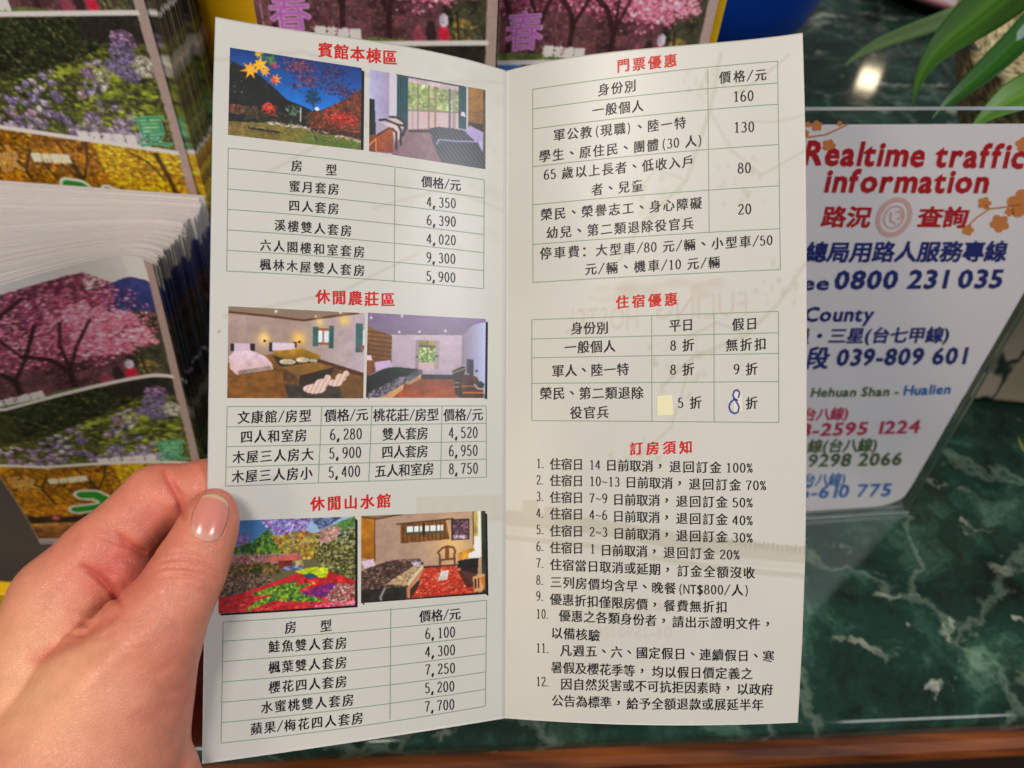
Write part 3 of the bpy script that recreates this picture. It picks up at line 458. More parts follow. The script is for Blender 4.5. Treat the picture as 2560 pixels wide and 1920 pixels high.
def paper_left():
    c = Cv(150, 310, (255, 255, 255)); n = noise(310, 150, 9, 5, 31)
    for p in [[(.0, .06), (.3, .03), (.62, .06), (1, .02)], [(.2, .2), (.5, .12), (.9, .16)], [(.55, .24), (.8, .2), (1, .22)], [(.05, .4), (.45, .36), (.7, .3)]]: c.put(c.lin(p, .0022), (238, 238, 228), al=.8)
    c.blobs(c.poly([(.5, .0), (1, .0), (1, .3), (.6, .3)]), 60, .012, [(247, 245, 238)], 1.2, .5, .01)
    c.put(c.rect(.7, 1, .655, .69), (247, 245, 236)); 
    for i in range(6): c.put(c.rect(.72 + .05 * i, .745 + .05 * i, .66, .69), (248, 247, 241))
    c.put(c.lin([(.2, .73), (1, .69)], .002), (242, 240, 230)); c.put(c.rect(.984, 1, 0, 1), (232, 230, 234))
    for x, y in ((.06, .43), (.09, .43), (.035, .42), (.08, .455), (.7, .32), (.04, .9), (.52, .45), (.3, .72)): c.put(c.ell(x, y, .0032, .0016), (170, 166, 160))
    return lin(c.a) * PAPER * (.965 + .07 * n)[..., None]
def paper_right():
    c = Cv(190, 390, (255, 255, 255)); n = noise(390, 190, 9, 5, 32); tw = (238, 236, 227)
    for p, w in [([(.72, .02), (.68, .1), (.6, .2), (.45, .26), (.38, .31)], .0032), ([(.68, .1), (.75, .16), (.85, .2), (1, .17)], .002), ([(.6, .2), (.5, .18), (.42, .22)], .002), ([(1, .33), (.9, .39), (.8, .43), (.62, .46), (.52, .5)], .0032), ([(.8, .43), (.7, .41), (.6, .43)], .002), ([(.95, .03), (.85, .06), (.76, .08)], .002), ([(.62, .46), (.55, .56), (.45, .6)], .002), ([(1, .12), (.9, .125), (.8, .12)], .0016)]: c.put(c.lin(p, w), tw, al=.75)
    for cx, cy, rx, ry, k in [(.68, .06, .1, .03, 26), (.5, .24, .12, .04, 30), (.8, .2, .1, .04, 24), (.6, .47, .14, .04, 30), (.9, .36, .08, .03, 16), (.45, .6, .12, .02, 18)]: c.blobs(c.cl(cx, cy, rx, ry), k, .0065, [(236, 233, 224), (244, 241, 234)], .7, .6, .01)
    # the print on the other side shows through, mirrored
    for t, x0, x1, y, sz, col in [('HOSTEL', .44, .2, .397, .05, (238, 214, 205)), ('FULING', .8, .5, .385, .05, (238, 214, 205)), ('04-25901259', .56, .28, .826, .026, (226, 214, 205)), ('04-25901265', .56, .28, .862, .026, (232, 222, 214))]:
        V, Fs = layout(t, (x1, 0), (x0, 0), 1.0, kai=False); wv = max(x0, x1) - min(x0, x1); V = V - [V[:, 0].min(), 0]; V = V / [np.ptp(V[:, 0]), 1]; U = max(x0, x1) - V[:, 0] * wv; Vv = y + (V[:, 1]) * sz
        tri(c, np.stack([U, Vv], 1), Fs, col, .42)
    c.blobs(c.rect(.24, .72, .345, .37), 22, .010, [(243, 232, 224)], 2.0, .4, .01)
    for dy, col, w in [(0, (236, 233, 224), .012), (.018, (250, 249, 244), .003), (.03, (238, 235, 226), .004)]: c.put(c.lin([(0, .69 + dy), (.3, .705 + dy), (.65, .735 + dy), (1, .757 + dy)], w), col, al=.9)
    for i in range(26):
        x = .62 + i * .015; c.put(c.ell(x, .722 + (x - .62) * .075, .006, .006), (226, 222, 212))
    for i in range(3): c.put(c.rect(.06 + .07 * i, .11 + .07 * i, .665 + .01 * i, .69 + .01 * i), (240, 238, 230))
    return lin(c.a) * PAPER * (.965 + .07 * n)[..., None]
def tri(c, UV, Fs, col, al=1.0, grow=0):
    m = np.zeros((c.h, c.w)); P_ = UV * [c.w, c.h] - .5; ss = 2
    big = np.zeros((c.h * ss, c.w * ss), bool); P_ = (P_ + .5) * ss - .5
    for f in Fs:
        for i in range(1, len(f) - 1):
            A, B_, C_ = P_[f[0]], P_[f[i]], P_[f[i + 1]]; x0, x1 = int(max(0, math.floor(min(A[0], B_[0], C_[0])))), int(min(c.w * ss - 1, math.ceil(max(A[0], B_[0], C_[0])))); y0, y1 = int(max(0, math.floor(min(A[1], B_[1], C_[1])))), int(min(c.h * ss - 1, math.ceil(max(A[1], B_[1], C_[1]))))
            if x1 < x0 or y1 < y0: continue
            yy, xx = np.mgrid[y0:y1 + 1, x0:x1 + 1]; e = lambda p, q: (q[0] - p[0]) * (yy - p[1]) - (q[1] - p[1]) * (xx - p[0]); a, b, d = e(A, B_), e(B_, C_), e(C_, A)
            big[y0:y1 + 1, x0:x1 + 1] |= ((a >= 0) & (b >= 0) & (d >= 0)) | ((a <= 0) & (b <= 0) & (d <= 0))
    for _ in range(grow): b2 = big.copy(); b2[1:] |= big[:-1]; b2[:-1] |= big[1:]; b2[:, 1:] |= big[:, :-1]; b2[:, :-1] |= big[:, 1:]; big = b2
    m = big.reshape(c.h, ss, c.w, ss).mean((1, 3)); c.put(m, col, al=al); return m
sheet(LT, LB, xl, xf, paper_left(), M_paper); sheet(RT, RB, xf, xr, paper_right(), M_paper)

M_ink = mat('black_ink', L(14, 14, 20), 0.42, spec=.3); M_red = mat('red_ink', L(196, 12, 8), 0.42, spec=.3); M_line = mat('green_line_ink', L(120, 146, 116), 0.4); M_dark = mat('dark_red_ink', L(150, 60, 50), 0.4)
M_photo = printed('photo_print', rough=0.33, spec=0.45)
def crop(ox, oy, k): return lambda x, y: (ox + x * k, oy + y * k)
def heading(t, p0, p1, em): Ink().text(t, p0, p1, em * .98, wgt=.016, hscale=.96).build('heading', leaf_surf, M_red, leaflet, 6e-5)
def table(cv, outer, rows_l, rows_r, cols, texts, em, bow=(0, 0)):
    I = Ink(); (tl, tr, br, bl) = outer; lw = 1.9
    for yl, yr in zip(rows_l, rows_r):
        fl = (yl - rows_l[0]) / (rows_l[-1] - rows_l[0]); fr = (yr - rows_r[0]) / (rows_r[-1] - rows_r[0]); a, b = np.array(cv(tl + (bl - tl) * fl, yl)), np.array(cv(tr + (br - tr) * fr, yr)); bw = bow[0] * (1 - fl) + bow[1] * fl; I.line([a * (1 - u) + b * u + [0, 4 * bw * u * (1 - u)] for u in np.linspace(0, 1, 17)], lw, 1, 2)
    I.line([cv(tl, rows_l[0]), cv(bl, rows_l[-1])], lw, 1); I.line([cv(tr, rows_r[0]), cv(br, rows_r[-1])], lw, 1)
    for a, b in cols: I.line([cv(*a), cv(*b)], lw, 1)
    for t, x0, y0, x1, y1 in texts:
        num = all(ch in '0123456789,' for ch in t); p, q = cv(x0, y0), cv(x1, y1); I.text(t, (p[0], p[1] - 2.5), (q[0], q[1] - 2.5), em * (1.16 if num else 1.07), hscale=1.0 if num else .93)
    return I.build('price_table', leaf_surf, [M_ink, M_line], leaflet, 6e-5)
c4, c5, c6, c7, c9, c10 = crop(480, 0, .48222), crop(480, 700, .36166), crop(480, 1200, .43407), crop(1240, 0, .43407), crop(1240, 660, .36166), crop(1240, 1080, .49413)
heading('賓館本棟區', c4(650, 254), c4(1067, 303), 43); heading('休閒農莊區', c5(848, 112), c5(1410, 138), 41); heading('休閒山水館', c5(810, 1548), c5(1384, 1524), 41)
heading('門票優惠', c7(688, 381), c7(1050, 345), 38); heading('住宿優惠', c9(818, 265), c9(1265, 240), 38); heading('訂房須知', c9(912, 1277), c9(1370, 1264), 38)
table(c4, (188, 1515, 1512, 180), [768, 872, 980, 1085, 1192, 1298, 1405], [932, 1027, 1122, 1216, 1310, 1403, 1497], [((1052, 872), (1048, 1465))],
      [('房', 509, 862, 578, 868), ('型', 688, 883, 757, 889), ('蜜月套房', 498, 968, 768, 988), ('四人套房', 496, 1068, 768, 1090), ('溪樓雙人套房', 422, 1170, 834, 1204), ('六人閣樓和室套房', 347, 1274, 902, 1313), ('楓林木屋雙人套房', 345, 1374, 902, 1409), ('價格/元', 1188, 944, 1396, 968),
       ('4,350', 1214, 1050, 1370, 1060), ('6,390', 1214, 1145, 1370, 1155), ('4,020', 1214, 1242, 1370, 1252), ('9,300', 1212, 1338, 1368, 1348), ('5,900', 1212, 1435, 1368, 1445)], 31, (-5, -4))
table(c5, (243, 2033, 2035, 232), [875, 1015, 1152, 1293, 1425], [870, 990, 1115, 1238, 1362], [((897, 873), (873, 1403)), ((1243, 872), (1222, 1391)), ((1728, 871), (1718, 1373))],
      [('文康館/房型', 310, 957, 830, 944), ('價格/元', 914, 945, 1220, 935), ('桃花莊/房型', 1252, 941, 1707, 937), ('價格/元', 1738, 940, 2013, 935), ('四人和室房', 330, 1091, 800, 1080), ('6,280', 950, 1075, 1178, 1069), ('雙人套房', 1315, 1073, 1634, 1065), ('4,520', 1772, 1063, 1978, 1060),
       ('木屋三人房大', 275, 1233, 846, 1210), ('5,900', 944, 1204, 1173, 1197), ('四人套房', 1310, 1196, 1634, 1190), ('6,950', 1772, 1187, 1978, 1184), ('木屋三人房小', 270, 1367, 838, 1340), ('5,400', 940, 1336, 1166, 1327), ('五人和室房', 1262, 1329, 1674, 1310), ('8,750', 1772, 1312, 1980, 1307)], 34)
table(c6, (180, 1697, 1690, 167), [818, 928, 1045, 1163, 1280, 1397, 1515], [692, 795, 897, 1000, 1105, 1205, 1302], [((1145, 738), (1140, 1379))],
      [('房', 530, 857, 607, 851), ('型', 733, 848, 810, 842), ('鮭魚雙人套房', 435, 966, 898, 942), ('楓葉雙人套房', 435, 1086, 898, 1054), ('櫻花四人套房', 437, 1201, 898, 1164), ('水蜜桃雙人套房', 392, 1317, 938, 1270), ('蘋果/梅花四人套房', 332, 1441, 992, 1374), ('價格/元', 1308, 792, 1549, 775),
       ('6,100', 1340, 891, 1518, 880), ('4,300', 1340, 996, 1518, 983), ('7,250', 1340, 1099, 1518, 1087), ('5,200', 1338, 1204, 1514, 1192), ('7,700', 1338, 1311, 1514, 1297)], 32.5, (4, 6))
table(c7, (212, 1622, 1638, 213), [515, 628, 743, 960, 1180, 1408, 1627], [352, 478, 600, 832, 1070, 1317, 1553], [((1220, 398), (1228, 1343))],
      [('身份別', 582, 526, 812, 497), ('價格/元', 1278, 453, 1566, 434), ('一般個人', 550, 642, 854, 614), ('160', 1362, 562, 1487, 556), ('軍公教(現職)、陸一特', 326, 786, 1099, 710), ('學生、原住民、團體(30 人)', 242, 908, 1200, 812), ('130', 1366, 740, 1491, 735), ('65 歲以上長者、低收入戶', 272, 1013, 1144, 933), ('者、兒童', 545, 1100, 852, 1073), ('80', 1388, 975, 1472, 971),
       ('榮民、榮譽志工、身心障礙', 252, 1243, 1191, 1174), ('幼兒、第二類退除役官兵', 285, 1348, 1144, 1291), ('20', 1389, 1213, 1474, 1208), ('停車費：大型車/80 元/輛、小型車/50', 247, 1467, 1596, 1388), ('元/輛、機車/10 元/輛', 507, 1557, 1296, 1515)], 32.5, (-6, -2))
table(c9, (248, 1953, 1955, 248), [385, 518, 648, 825, 1082], [327, 475, 618, 812, 1095], [((1076, 357), (1078, 1089)), ((1507, 342), (1508, 1092))],
      [('身份別', 515, 451, 780, 447), ('平日', 1194, 433, 1368, 425), ('假日', 1627, 426, 1814, 417), ('一般個人', 470, 583, 829, 574), ('8 折', 1200, 570, 1378, 566), ('無折扣', 1581, 568, 1877, 559), ('軍人、陸一特', 384, 747, 922, 733), ('8 折', 1200, 737, 1378, 734), ('9 折', 1638, 734, 1816, 731), ('榮民、第二類退除', 300, 901, 1022, 897), ('役官兵', 509, 1034, 784, 1031), ('5 折', 1252, 966, 1429, 964), ('折', 1720, 969, 1815, 965)], 33.5)
I = Ink()
rows = [('1.', 203, 158, 240, 158), ('住宿日', 272, 161, 443, 164), ('14', 470, 165, 531, 166), ('日前取消，', 553, 167, 858, 174), ('退回訂金', 872, 174, 1145, 180), ('100%', 1160, 180, 1301, 182), ('2.', 202, 242, 240, 242), ('住宿日', 272, 244, 443, 247), ('10~13', 470, 248, 629, 252), ('日前取消，', 652, 253, 957, 261), ('退回訂金', 971, 262, 1244, 268), ('70%', 1261, 269, 1369, 271),
        ('3.', 202, 325, 240, 325), ('住宿日', 272, 329, 443, 332), ('7~9', 470, 334, 566, 336), ('日前取消，', 589, 340, 891, 348), ('退回訂金', 907, 349, 1176, 355), ('50%', 1193, 356, 1301, 358), ('4.', 202, 409, 240, 409), ('住宿日', 272, 413, 443, 416), ('4~6', 470, 418, 566, 420), ('日前取消，', 589, 425, 891, 434), ('退回訂金', 907, 436, 1176, 443), ('40%', 1193, 446, 1301, 448),
        ('5.', 202, 493, 240, 493), ('住宿日', 272, 499, 443, 502), ('2~3', 470, 504, 567, 507), ('日前取消，', 591, 512, 891, 521), ('退回訂金', 907, 523, 1176, 531), ('30%', 1193, 533, 1301, 536), ('6.', 202, 578, 240, 578), ('住宿日', 272, 584, 443, 588), ('1', 474, 590, 504, 591), ('日前取消，', 527, 596, 828, 606), ('退回訂金', 843, 608, 1112, 617), ('20%', 1128, 619, 1235, 622),
        ('7.', 202, 662, 240, 663), ('住宿當日取消或延期，', 272, 669, 897, 699), ('訂金全額沒收', 913, 701, 1314, 713), ('8.', 201, 748, 239, 749), ('三列房價均含早、晚餐', 272, 757, 913, 792), ('(NT$800/人)', 912, 794, 1290, 801), ('9.', 201, 829, 239, 830), ('優惠折扣僅限房價，', 272, 844, 832, 876), ('餐費無折扣', 845, 877, 1174, 886),
        ('10.', 201, 919, 274, 922), ('優惠之各類身份者，', 317, 927, 877, 957), ('請出示證明文件，', 889, 959, 1404, 973), ('以備核驗', 277, 1014, 528, 1031), ('11.', 201, 1091, 274, 1094), ('凡週五、六、國定假日、連續假日、寒', 322, 1104, 1411, 1136), ('暑假及櫻花季等，', 277, 1189, 767, 1211), ('均以假日價定義之', 786, 1212, 1301, 1223),
        ('12.', 201, 1261, 274, 1264), ('因自然災害或不可抗拒因素時，', 325, 1274, 1202, 1298), ('以政府', 1217, 1299, 1403, 1303), ('公告為標準，', 281, 1357, 648, 1372), ('給予全額退款或展延半年', 659, 1373, 1356, 1380)]
for t, a, b, c_, d in rows: I.text(t, c10(a, b), c10(a + 26.5 * len(t) if t[-1] == '.' else c_, d), 34, hscale=.95)
I.build('notice_text', leaf_surf, M_ink, leaflet, 6e-5)
def place_photo(colors, tl, tr, br, bl, shadow, label):
    h, w = colors.shape[:2]; tl, tr, br, bl = [np.array(p, float) for p in (tl, tr, br, bl)]; u = np.linspace(0, 1, w)[None, :, None]; v = np.linspace(0, 1, h)[:, None, None]
    q = (tl * (1 - u) + tr * u) * (1 - v) + (bl * (1 - u) + br * u) * v; o = gridmesh('printed_photo', leaf_surf(q, 4e-5), M_photo, leaflet, colors); o['label'] = label
    if shadow:      # the printed drop shadow of the picture
        K = Ink(); dx, dy = shadow
        if dx: K.add([tr + [0, 5], tr + [dx, 9], br + [dx, dy], br], [(0, 3, 2, 1)])
        if dy: K.add([bl + [4, 0], br, br + [dx, dy], bl + [6, dy]], [(0, 3, 2, 1)])
        K.build('photo_shadow', leaf_surf, M_ink, o, 3e-5)
place_photo(photo_autumn_lawn(), (575, 119), (904, 170), (902, 375), (570, 337), (7, 0), 'printed photo of a lawn below autumn maples and blue sky')
place_photo(photo_curtain_room(), (924, 173), (1213.6, 225), (1213.6, 423), (922.7, 378), None, 'printed photo of a room with teal curtains and striped bed')
place_photo(photo_twin_room(), (571, 765.5), (912, 783), (908, 996), (568, 995), None, 'printed photo of a two bed room with low wooden table')
place_photo(photo_wood_wall_room(), (920, 781.6), (1214, 797.5), (1212, 995), (915, 994), (6, 3), 'printed photo of a room with plank wall and dark bed')
place_photo(photo_flower_garden(), (548, 1303), (888, 1291), (888, 1513), (546, 1534), (6, 5), 'printed photo of a garden of red and green flower beds')
place_photo(photo_carpet_room(), (903, 1290), (1213, 1277), (1216, 1485), (902.5, 1508), (5, 4), 'printed photo of a bedroom with red carpet and round chair')
M_tape = mat('correction_tape', L(226, 220, 182), 0.6); M_tape2 = mat('correction_tape_thin', L(220, 214, 196), 0.55); M_pen = mat('blue_pen_ink', L(36, 62, 150), 0.4)
def patch(pts, m):
    K = Ink(); a, b, c_, d = [np.array(c9(*p)) for p in pts]; n = 5; g = [((a * (1 - i / n) + b * i / n) * (1 - j / n) + (d * (1 - i / n) + c_ * i / n) * j / n) for j in range(n + 1) for i in range(n + 1)]
    K.add(g, [(j * (n + 1) + i, (j + 1) * (n + 1) + i, (j + 1) * (n + 1) + i + 1, j * (n + 1) + i + 1) for j in range(n) for i in range(n)]); K.build('correction_tape', leaf_surf, m, leaflet, 9e-5)
patch([(1112, 915), (1218, 904), (1227, 1043), (1116, 1049)], M_tape); patch([(1640, 884), (1698, 882), (1702, 1020), (1644, 1022)], M_tape2)
e8 = [(1675, 925), (1684, 890), (1668, 870), (1648, 876), (1638, 905), (1648, 935), (1668, 962), (1680, 990), (1672, 1022), (1650, 1034), (1622, 1020), (1610, 985), (1622, 955), (1652, 930), (1672, 945)]
Ink().line([c9(*p) for p in e8], 4.2, sub=4).build('handwritten_digit', leaf_surf, M_pen, leaflet, 1.3e-4)
adopt(leaflet)

# ------------------------------------------------------------------ the hand
def hp(cx, cy_, dep):        # a point of the hand in camera space
    x, y = cx * .494, 1100 + cy_ * .494; return np.array([(x - 1280) / F * dep, (960 - y) / F * dep, -dep])
def rcone(P_, a, b, r1, r2):
    ba = b - a; l2 = ba @ ba; rr = r1 - r2; a2 = l2 - rr * rr; il2 = 1 / l2; pa = P_ - a; y = pa @ ba; z = y - l2; xx = pa * l2 - y[:, None] * ba; x2 = (xx * xx).sum(1); y2 = y * y * l2; z2 = z * z * l2
    k = np.sign(rr) * rr * rr * x2; d = (np.sqrt(np.maximum(x2 * a2 * il2, 0)) + y * rr) * il2 - r1
    d = np.where(np.sign(z) * a2 * z2 > k, np.sqrt(x2 + z2) * il2 - r2, d); return np.where(np.sign(y) * a2 * y2 < k, np.sqrt(x2 + y2) * il2 - r1, d)
def smin(a, b, k):
    h = np.maximum(k - np.abs(a - b), 0) / k; return np.minimum(a, b) - h * h * h * k / 6
def chain(P_, pts, k):
    d = None
    for (x0, y0, d0, r0), (x1, y1, d1, r1) in zip(pts[:-1], pts[1:]):
        e = rcone(P_, hp(x0, y0, d0), hp(x1, y1, d1), r0 / 1000, r1 / 1000); d = e if d is None else smin(d, e, k)
    return d
THUMB = [(1085, 348, .2168, 5.4), (1066, 405, .2164, 6.6), (1032, 500, .2148, 7.5), (960, 650, .2122, 9.0), (882, 800, .2098, 9.7), (750, 985, .2080, 12.6), (580, 1260, .2085, 18.5), (400, 1660, .2075, 25), (180, 2350, .206, 31)]
SIDE = [(775, 1040, .2115, 9.0), (700, 1230, .2125, 9.8), (700, 1400, .2125, 10.2), (730, 1520, .213, 9.2)]
HEEL = [(868, 1660, .2150, 7.2), (830, 1850, .216, 11), (680, 2350, .216, 20)]
BACK = [(322, 832, .2215, 13.6), (300, 1050, .2200, 16.5), (250, 1350, .2180, 22), (150, 1800, .214, 29), (30, 2350, .210, 33)]
INDEX = [(330, 800, .2225, 13.6), (520, 590, .2245, 11.6), (800, 302, .2300, 9.9), (1062, 248, .2322, 8.6), (1230, 238, .2345, 7.8), (1370, 235, .2362, 6.6)]
LOBE = [(455, 640, .2228, 9.6), (618, 668, .2232, 9.0)]
MID = [(520, 900, .231, 11), (900, 860, .239, 9.5), (1180, 880, .2395, 8.2), (1330, 890, .2395, 7)]
RING = [(560, 1180, .233, 11), (920, 1140, .2415, 9.3), (1190, 1150, .2415, 8.2), (1310, 1160, .241, 7)]
PINK = [(600, 1450, .233, 11), (925, 1400, .2415, 8.6), (1130, 1410, .2405, 7.4), (1230, 1415, .240, 6.4)]
CREASE = [([(905, 860), (760, 960), (560, 1110), (360, 1290), (200, 1450)], -.9, 60), ([(800, 420), (640, 560), (480, 700)], -.35, 40), ([(620, 1000), (680, 1010), (740, 1000)], .22, 13), ([(600, 1030), (660, 1050), (720, 1050)], .2, 13), ([(440, 1010), (520, 1000), (590, 960)], .3, 14), ([(420, 890), (500, 900), (570, 870)], .3, 14), ([(760, 1180), (840, 1160), (900, 1100)], .25, 22), ([(800, 1260), (860, 1280), (930, 1250)], .3, 26), ([(785, 628), (860, 606), (960, 606), (1050, 632), (1105, 668)], .75, 12), ([(780, 658), (850, 646), (950, 648), (1040, 670), (1095, 700)], .7, 12), ([(800, 695), (880, 686), (960, 692), (1030, 715)], .55, 11), ([(820, 580), (900, 566), (1000, 578), (1075, 606)], .45, 11), ([(830, 160), (870, 230), (910, 300), (930, 390)], 1.6, 20), ([(870, 215), (905, 265), (950, 300)], .5, 13),
          ([(420, 640), (500, 690), (570, 760), (612, 835)], 2.2, 22), ([(590, 470), (640, 520), (700, 555), (760, 575)], 1.8, 20), ([(520, 490), (590, 520), (650, 548)], .5, 13), ([(300, 740), (380, 660), (440, 650)], .35, 16), ([(380, 930), (460, 940), (560, 890)], .7, 18), ([(330, 985), (430, 985), (520, 930)], .6, 16), ([(350, 860), (470, 870), (560, 845)], .3, 14), ([(940, 500), (1010, 512), (1090, 535), (1140, 500)], .3, 11), ([(700, 1400), (800, 1390), (900, 1330)], .25, 40), ([(600, 880), (420, 990), (180, 1112)], 1.1, 30), ([(740, 300), (800, 330), (850, 380)], .2, 14), ([(850, 720), (930, 730), (1010, 760), (1070, 770)], .35, 12), ([(830, 640), (900, 628), (980, 630), (1060, 655)], .4, 9), ([(840, 600), (910, 588), (990, 596)], .3, 9), ([(560, 600), (640, 610), (700, 640)], .3, 12), ([(520, 660), (600, 690), (660, 740)], .35, 12), ([(480, 420), (560, 470), (600, 500)], .3, 14), ([(240, 700), (330, 760), (400, 790)], .2, 16), ([(480, 960), (540, 930), (600, 870)], .35, 14), ([(640, 400), (720, 440), (780, 500)], .18, 14)]
def leaf_plane(P_):      # signed distance of camera-space points in front of the sheet (near its held edge)
    x = 1280 + P_[:, 0] / -P_[:, 2] * F; u = np.clip((x - 517) / 747, -.2, 1); D = np.interp(u, np.concatenate([[-.2], _us]), np.concatenate([[_DL[0] + .2 * (_DL[0] - _DL[6]) * 59 / 6], _DL])); return (D + P_[:, 2]) * .93
def hand_sdf(P_, fine=True):
    pl = leaf_plane(P_); th = chain(P_, THUMB, .006); th = smin(th, chain(P_, SIDE, .006), .012); th = smin(th, chain(P_, HEEL, .006), .004)
    th = -smin(-th, (pl - .00025), .002) if True else th
    bk = chain(P_, BACK, .01); ix = smin(bk, chain(P_, INDEX, .004), .006); ix = smin(ix, chain(P_, LOBE, .004), .0014)
    be = smin(smin(chain(P_, MID, .004), chain(P_, RING, .004), .002), chain(P_, PINK, .004), .002); be = smin(ix, be, .003)
    x = 1280 + P_[:, 0] / -P_[:, 2] * F
    be = np.where(x > 500, np.maximum(be, np.clip((x - 500) / 20, 0, 1) * .02 - .02 + np.maximum(0.0006 + pl, -0.02)), be)
    d = smin(th, be, .0016)
    if fine:
        cx = x / .494; cy_ = (960 - P_[:, 1] / -P_[:, 2] * F - 1100) / .494
        for pts, amp, w in CREASE:
            dd = np.full(len(P_), 1e6); ta = np.zeros(len(P_)); ns = len(pts) - 1
            for k_, ((x0, y0), (x1, y1)) in enumerate(zip(pts[:-1], pts[1:])):
                ax, ay = x1 - x0, y1 - y0; t = np.clip(((cx - x0) * ax + (cy_ - y0) * ay) / (ax * ax + ay * ay), 0, 1); e_ = (cx - x0 - t * ax) ** 2 + (cy_ - y0 - t * ay) ** 2
                ta = np.where(e_ < dd, (k_ + t) / ns, ta); dd = np.minimum(dd, e_)
            d = d + amp / 1000 * np.sin(np.pi * np.clip(ta, .04, .96)) ** .8 * np.exp(-dd / (w * w)) * (np.abs(d) < .003)
    return d
def surface_nets(f, lo, hi, h):
    nx, ny, nz = [int((b - a) / h) + 1 for a, b in zip(lo, hi)]; xs, ys, zs = [a + h * np.arange(n) for a, n in zip(lo, (nx, ny, nz))]
    # a coarse pass finds the cells near the surface, only those are evaluated finely
    st = 4; cx_, cy2, cz_ = [np.arange(0, n + st, st) for n in (nx, ny, nz)]; G = np.stack(np.meshgrid(lo[0] + h * cx_, lo[1] + h * cy2, lo[2] + h * cz_, indexing='ij'), -1); Cc = f(G.reshape(-1, 3), False).reshape(G.shape[:3]).astype(np.float32)
    def up(A, n, ax): i = np.arange(n); a = i // st; t = ((i % st) / st).astype(np.float32); sh = [1, 1, 1]; sh[ax] = n; return np.take(A, a, ax) * (1 - t.reshape(sh)) + np.take(A, a + 1, ax) * t.reshape(sh)
    D = up(up(up(Cc, nx, 0), ny, 1), nz, 2); I0 = np.argwhere(np.abs(D) < .0026)
    for a in range(0, len(I0), 400000):
        b = I0[a:a + 400000]; D[tuple(b.T)] = f(np.stack([xs[b[:, 0]], ys[b[:, 1]], zs[b[:, 2]]], 1), True)
    ins = D < 0; c = ins[:-1, :-1, :-1].astype(np.int8)
    cnt = sum(ins[a:nx - 1 + a, b:ny - 1 + b, e:nz - 1 + e].astype(np.int8) for a in (0, 1) for b in (0, 1) for e in (0, 1)); act = (cnt > 0) & (cnt < 8); I3 = np.argwhere(act); vid = -np.ones(act.shape, int); vid[act] = np.arange(len(I3))
    acc = np.zeros((len(I3), 3)); num = np.zeros(len(I3)); corners = [(a, b, e) for a in (0, 1) for b in (0, 1) for e in (0, 1)]
    for p in corners:
        for ax in range(3):
            if p[ax]: continue
            q = list(p); q[ax] = 1; d0 = D[tuple((I3 + p).T)]; d1 = D[tuple((I3 + q).T)]; cr = (d0 < 0) != (d1 < 0); t = np.where(cr, d0 / np.where(cr, d0 - d1, 1), 0); pt = np.array(p)[None] + 0.0 * I3; pt[:, ax] += t; acc[cr] += pt[cr]; num[cr] += 1
    V = (I3 + acc / num[:, None]) * h + np.array(lo); Q = []
    for ax in range(3):
        u, v = (ax + 1) % 3, (ax + 2) % 3; s0 = [slice(None)] * 3; s1 = [slice(None)] * 3; s0[ax] = slice(0, -1); s1[ax] = slice(1, None); ch = ins[tuple(s0)] != ins[tuple(s1)]; E_ = np.argwhere(ch); E_ = E_[(E_[:, u] > 0) & (E_[:, v] > 0) & (E_[:, u] < D.shape[u] - 1) & (E_[:, v] < D.shape[v] - 1)]
        off = lambda du, dv: (lambda o: vid[tuple((E_ - o).T)])(np.eye(3, dtype=int)[u] * du + np.eye(3, dtype=int)[v] * dv)
        q = np.stack([off(0, 0), off(1, 0), off(1, 1), off(0, 1)], 1); fl = ins[tuple(E_.T)]; q[~fl] = q[~fl][:, ::-1]; Q.append(q)
    Q = np.concatenate(Q); Q = Q[(Q >= 0).all(1)]; return V, Q
lo = np.array([-.165, -.150, -.258]); hi = np.array([-.066, -.008, -.172])
HV, HQ = surface_nets(hand_sdf, lo, hi, .00045)
for _ in range(1):    # light smoothing
    acc = np.zeros_like(HV); cnt = np.zeros(len(HV))
    for a, b in ((0, 1), (1, 2), (2, 3), (3, 0)):
        np.add.at(acc, HQ[:, a], HV[HQ[:, b]]); np.add.at(cnt, HQ[:, a], 1); np.add.at(acc, HQ[:, b], HV[HQ[:, a]]); np.add.at(cnt, HQ[:, b], 1)
    HV = HV * .5 + acc / np.maximum(cnt, 1)[:, None] * .5
M_skin = mat('skin', L(226, 172, 140), 0.40, sss=0.07, spec=0.45)
a_ = N(M_skin, 'ShaderNodeAttribute', attribute_name='print'); tcs = N(M_skin, 'ShaderNodeTexCoord'); n1 = N(M_skin, 'ShaderNodeTexNoise', i_Scale=170, i_Detail=5, i_Roughness=.6); LK(M_skin, tcs.outputs['Object'], n1.inputs['Vector'])
mr = N(M_skin, 'ShaderNodeMapRange'); mr.inputs['To Min'].default_value = .74; mr.inputs['To Max'].default_value = 1.20; LK(M_skin, n1.outputs['Fac'], mr.inputs['Value'])
mm = N(M_skin, 'ShaderNodeMix', data_type='RGBA', blend_type='MULTIPLY', i_Factor=1.0); LK(M_skin, a_.outputs['Color'], mm.inputs[6]); LK(M_skin, mr.outputs['Result'], mm.inputs[7]); LK(M_skin, mm.outputs[2], bsdf(M_skin).inputs['Base Color'])
vo = N(M_skin, 'ShaderNodeTexVoronoi', feature='DISTANCE_TO_EDGE', i_Scale=1500); LK(M_skin, tcs.outputs['Object'], vo.inputs['Vector']); n2 = N(M_skin, 'ShaderNodeTexNoise', i_Scale=420, i_Detail=4); LK(M_skin, tcs.outputs['Object'], n2.inputs['Vector'])
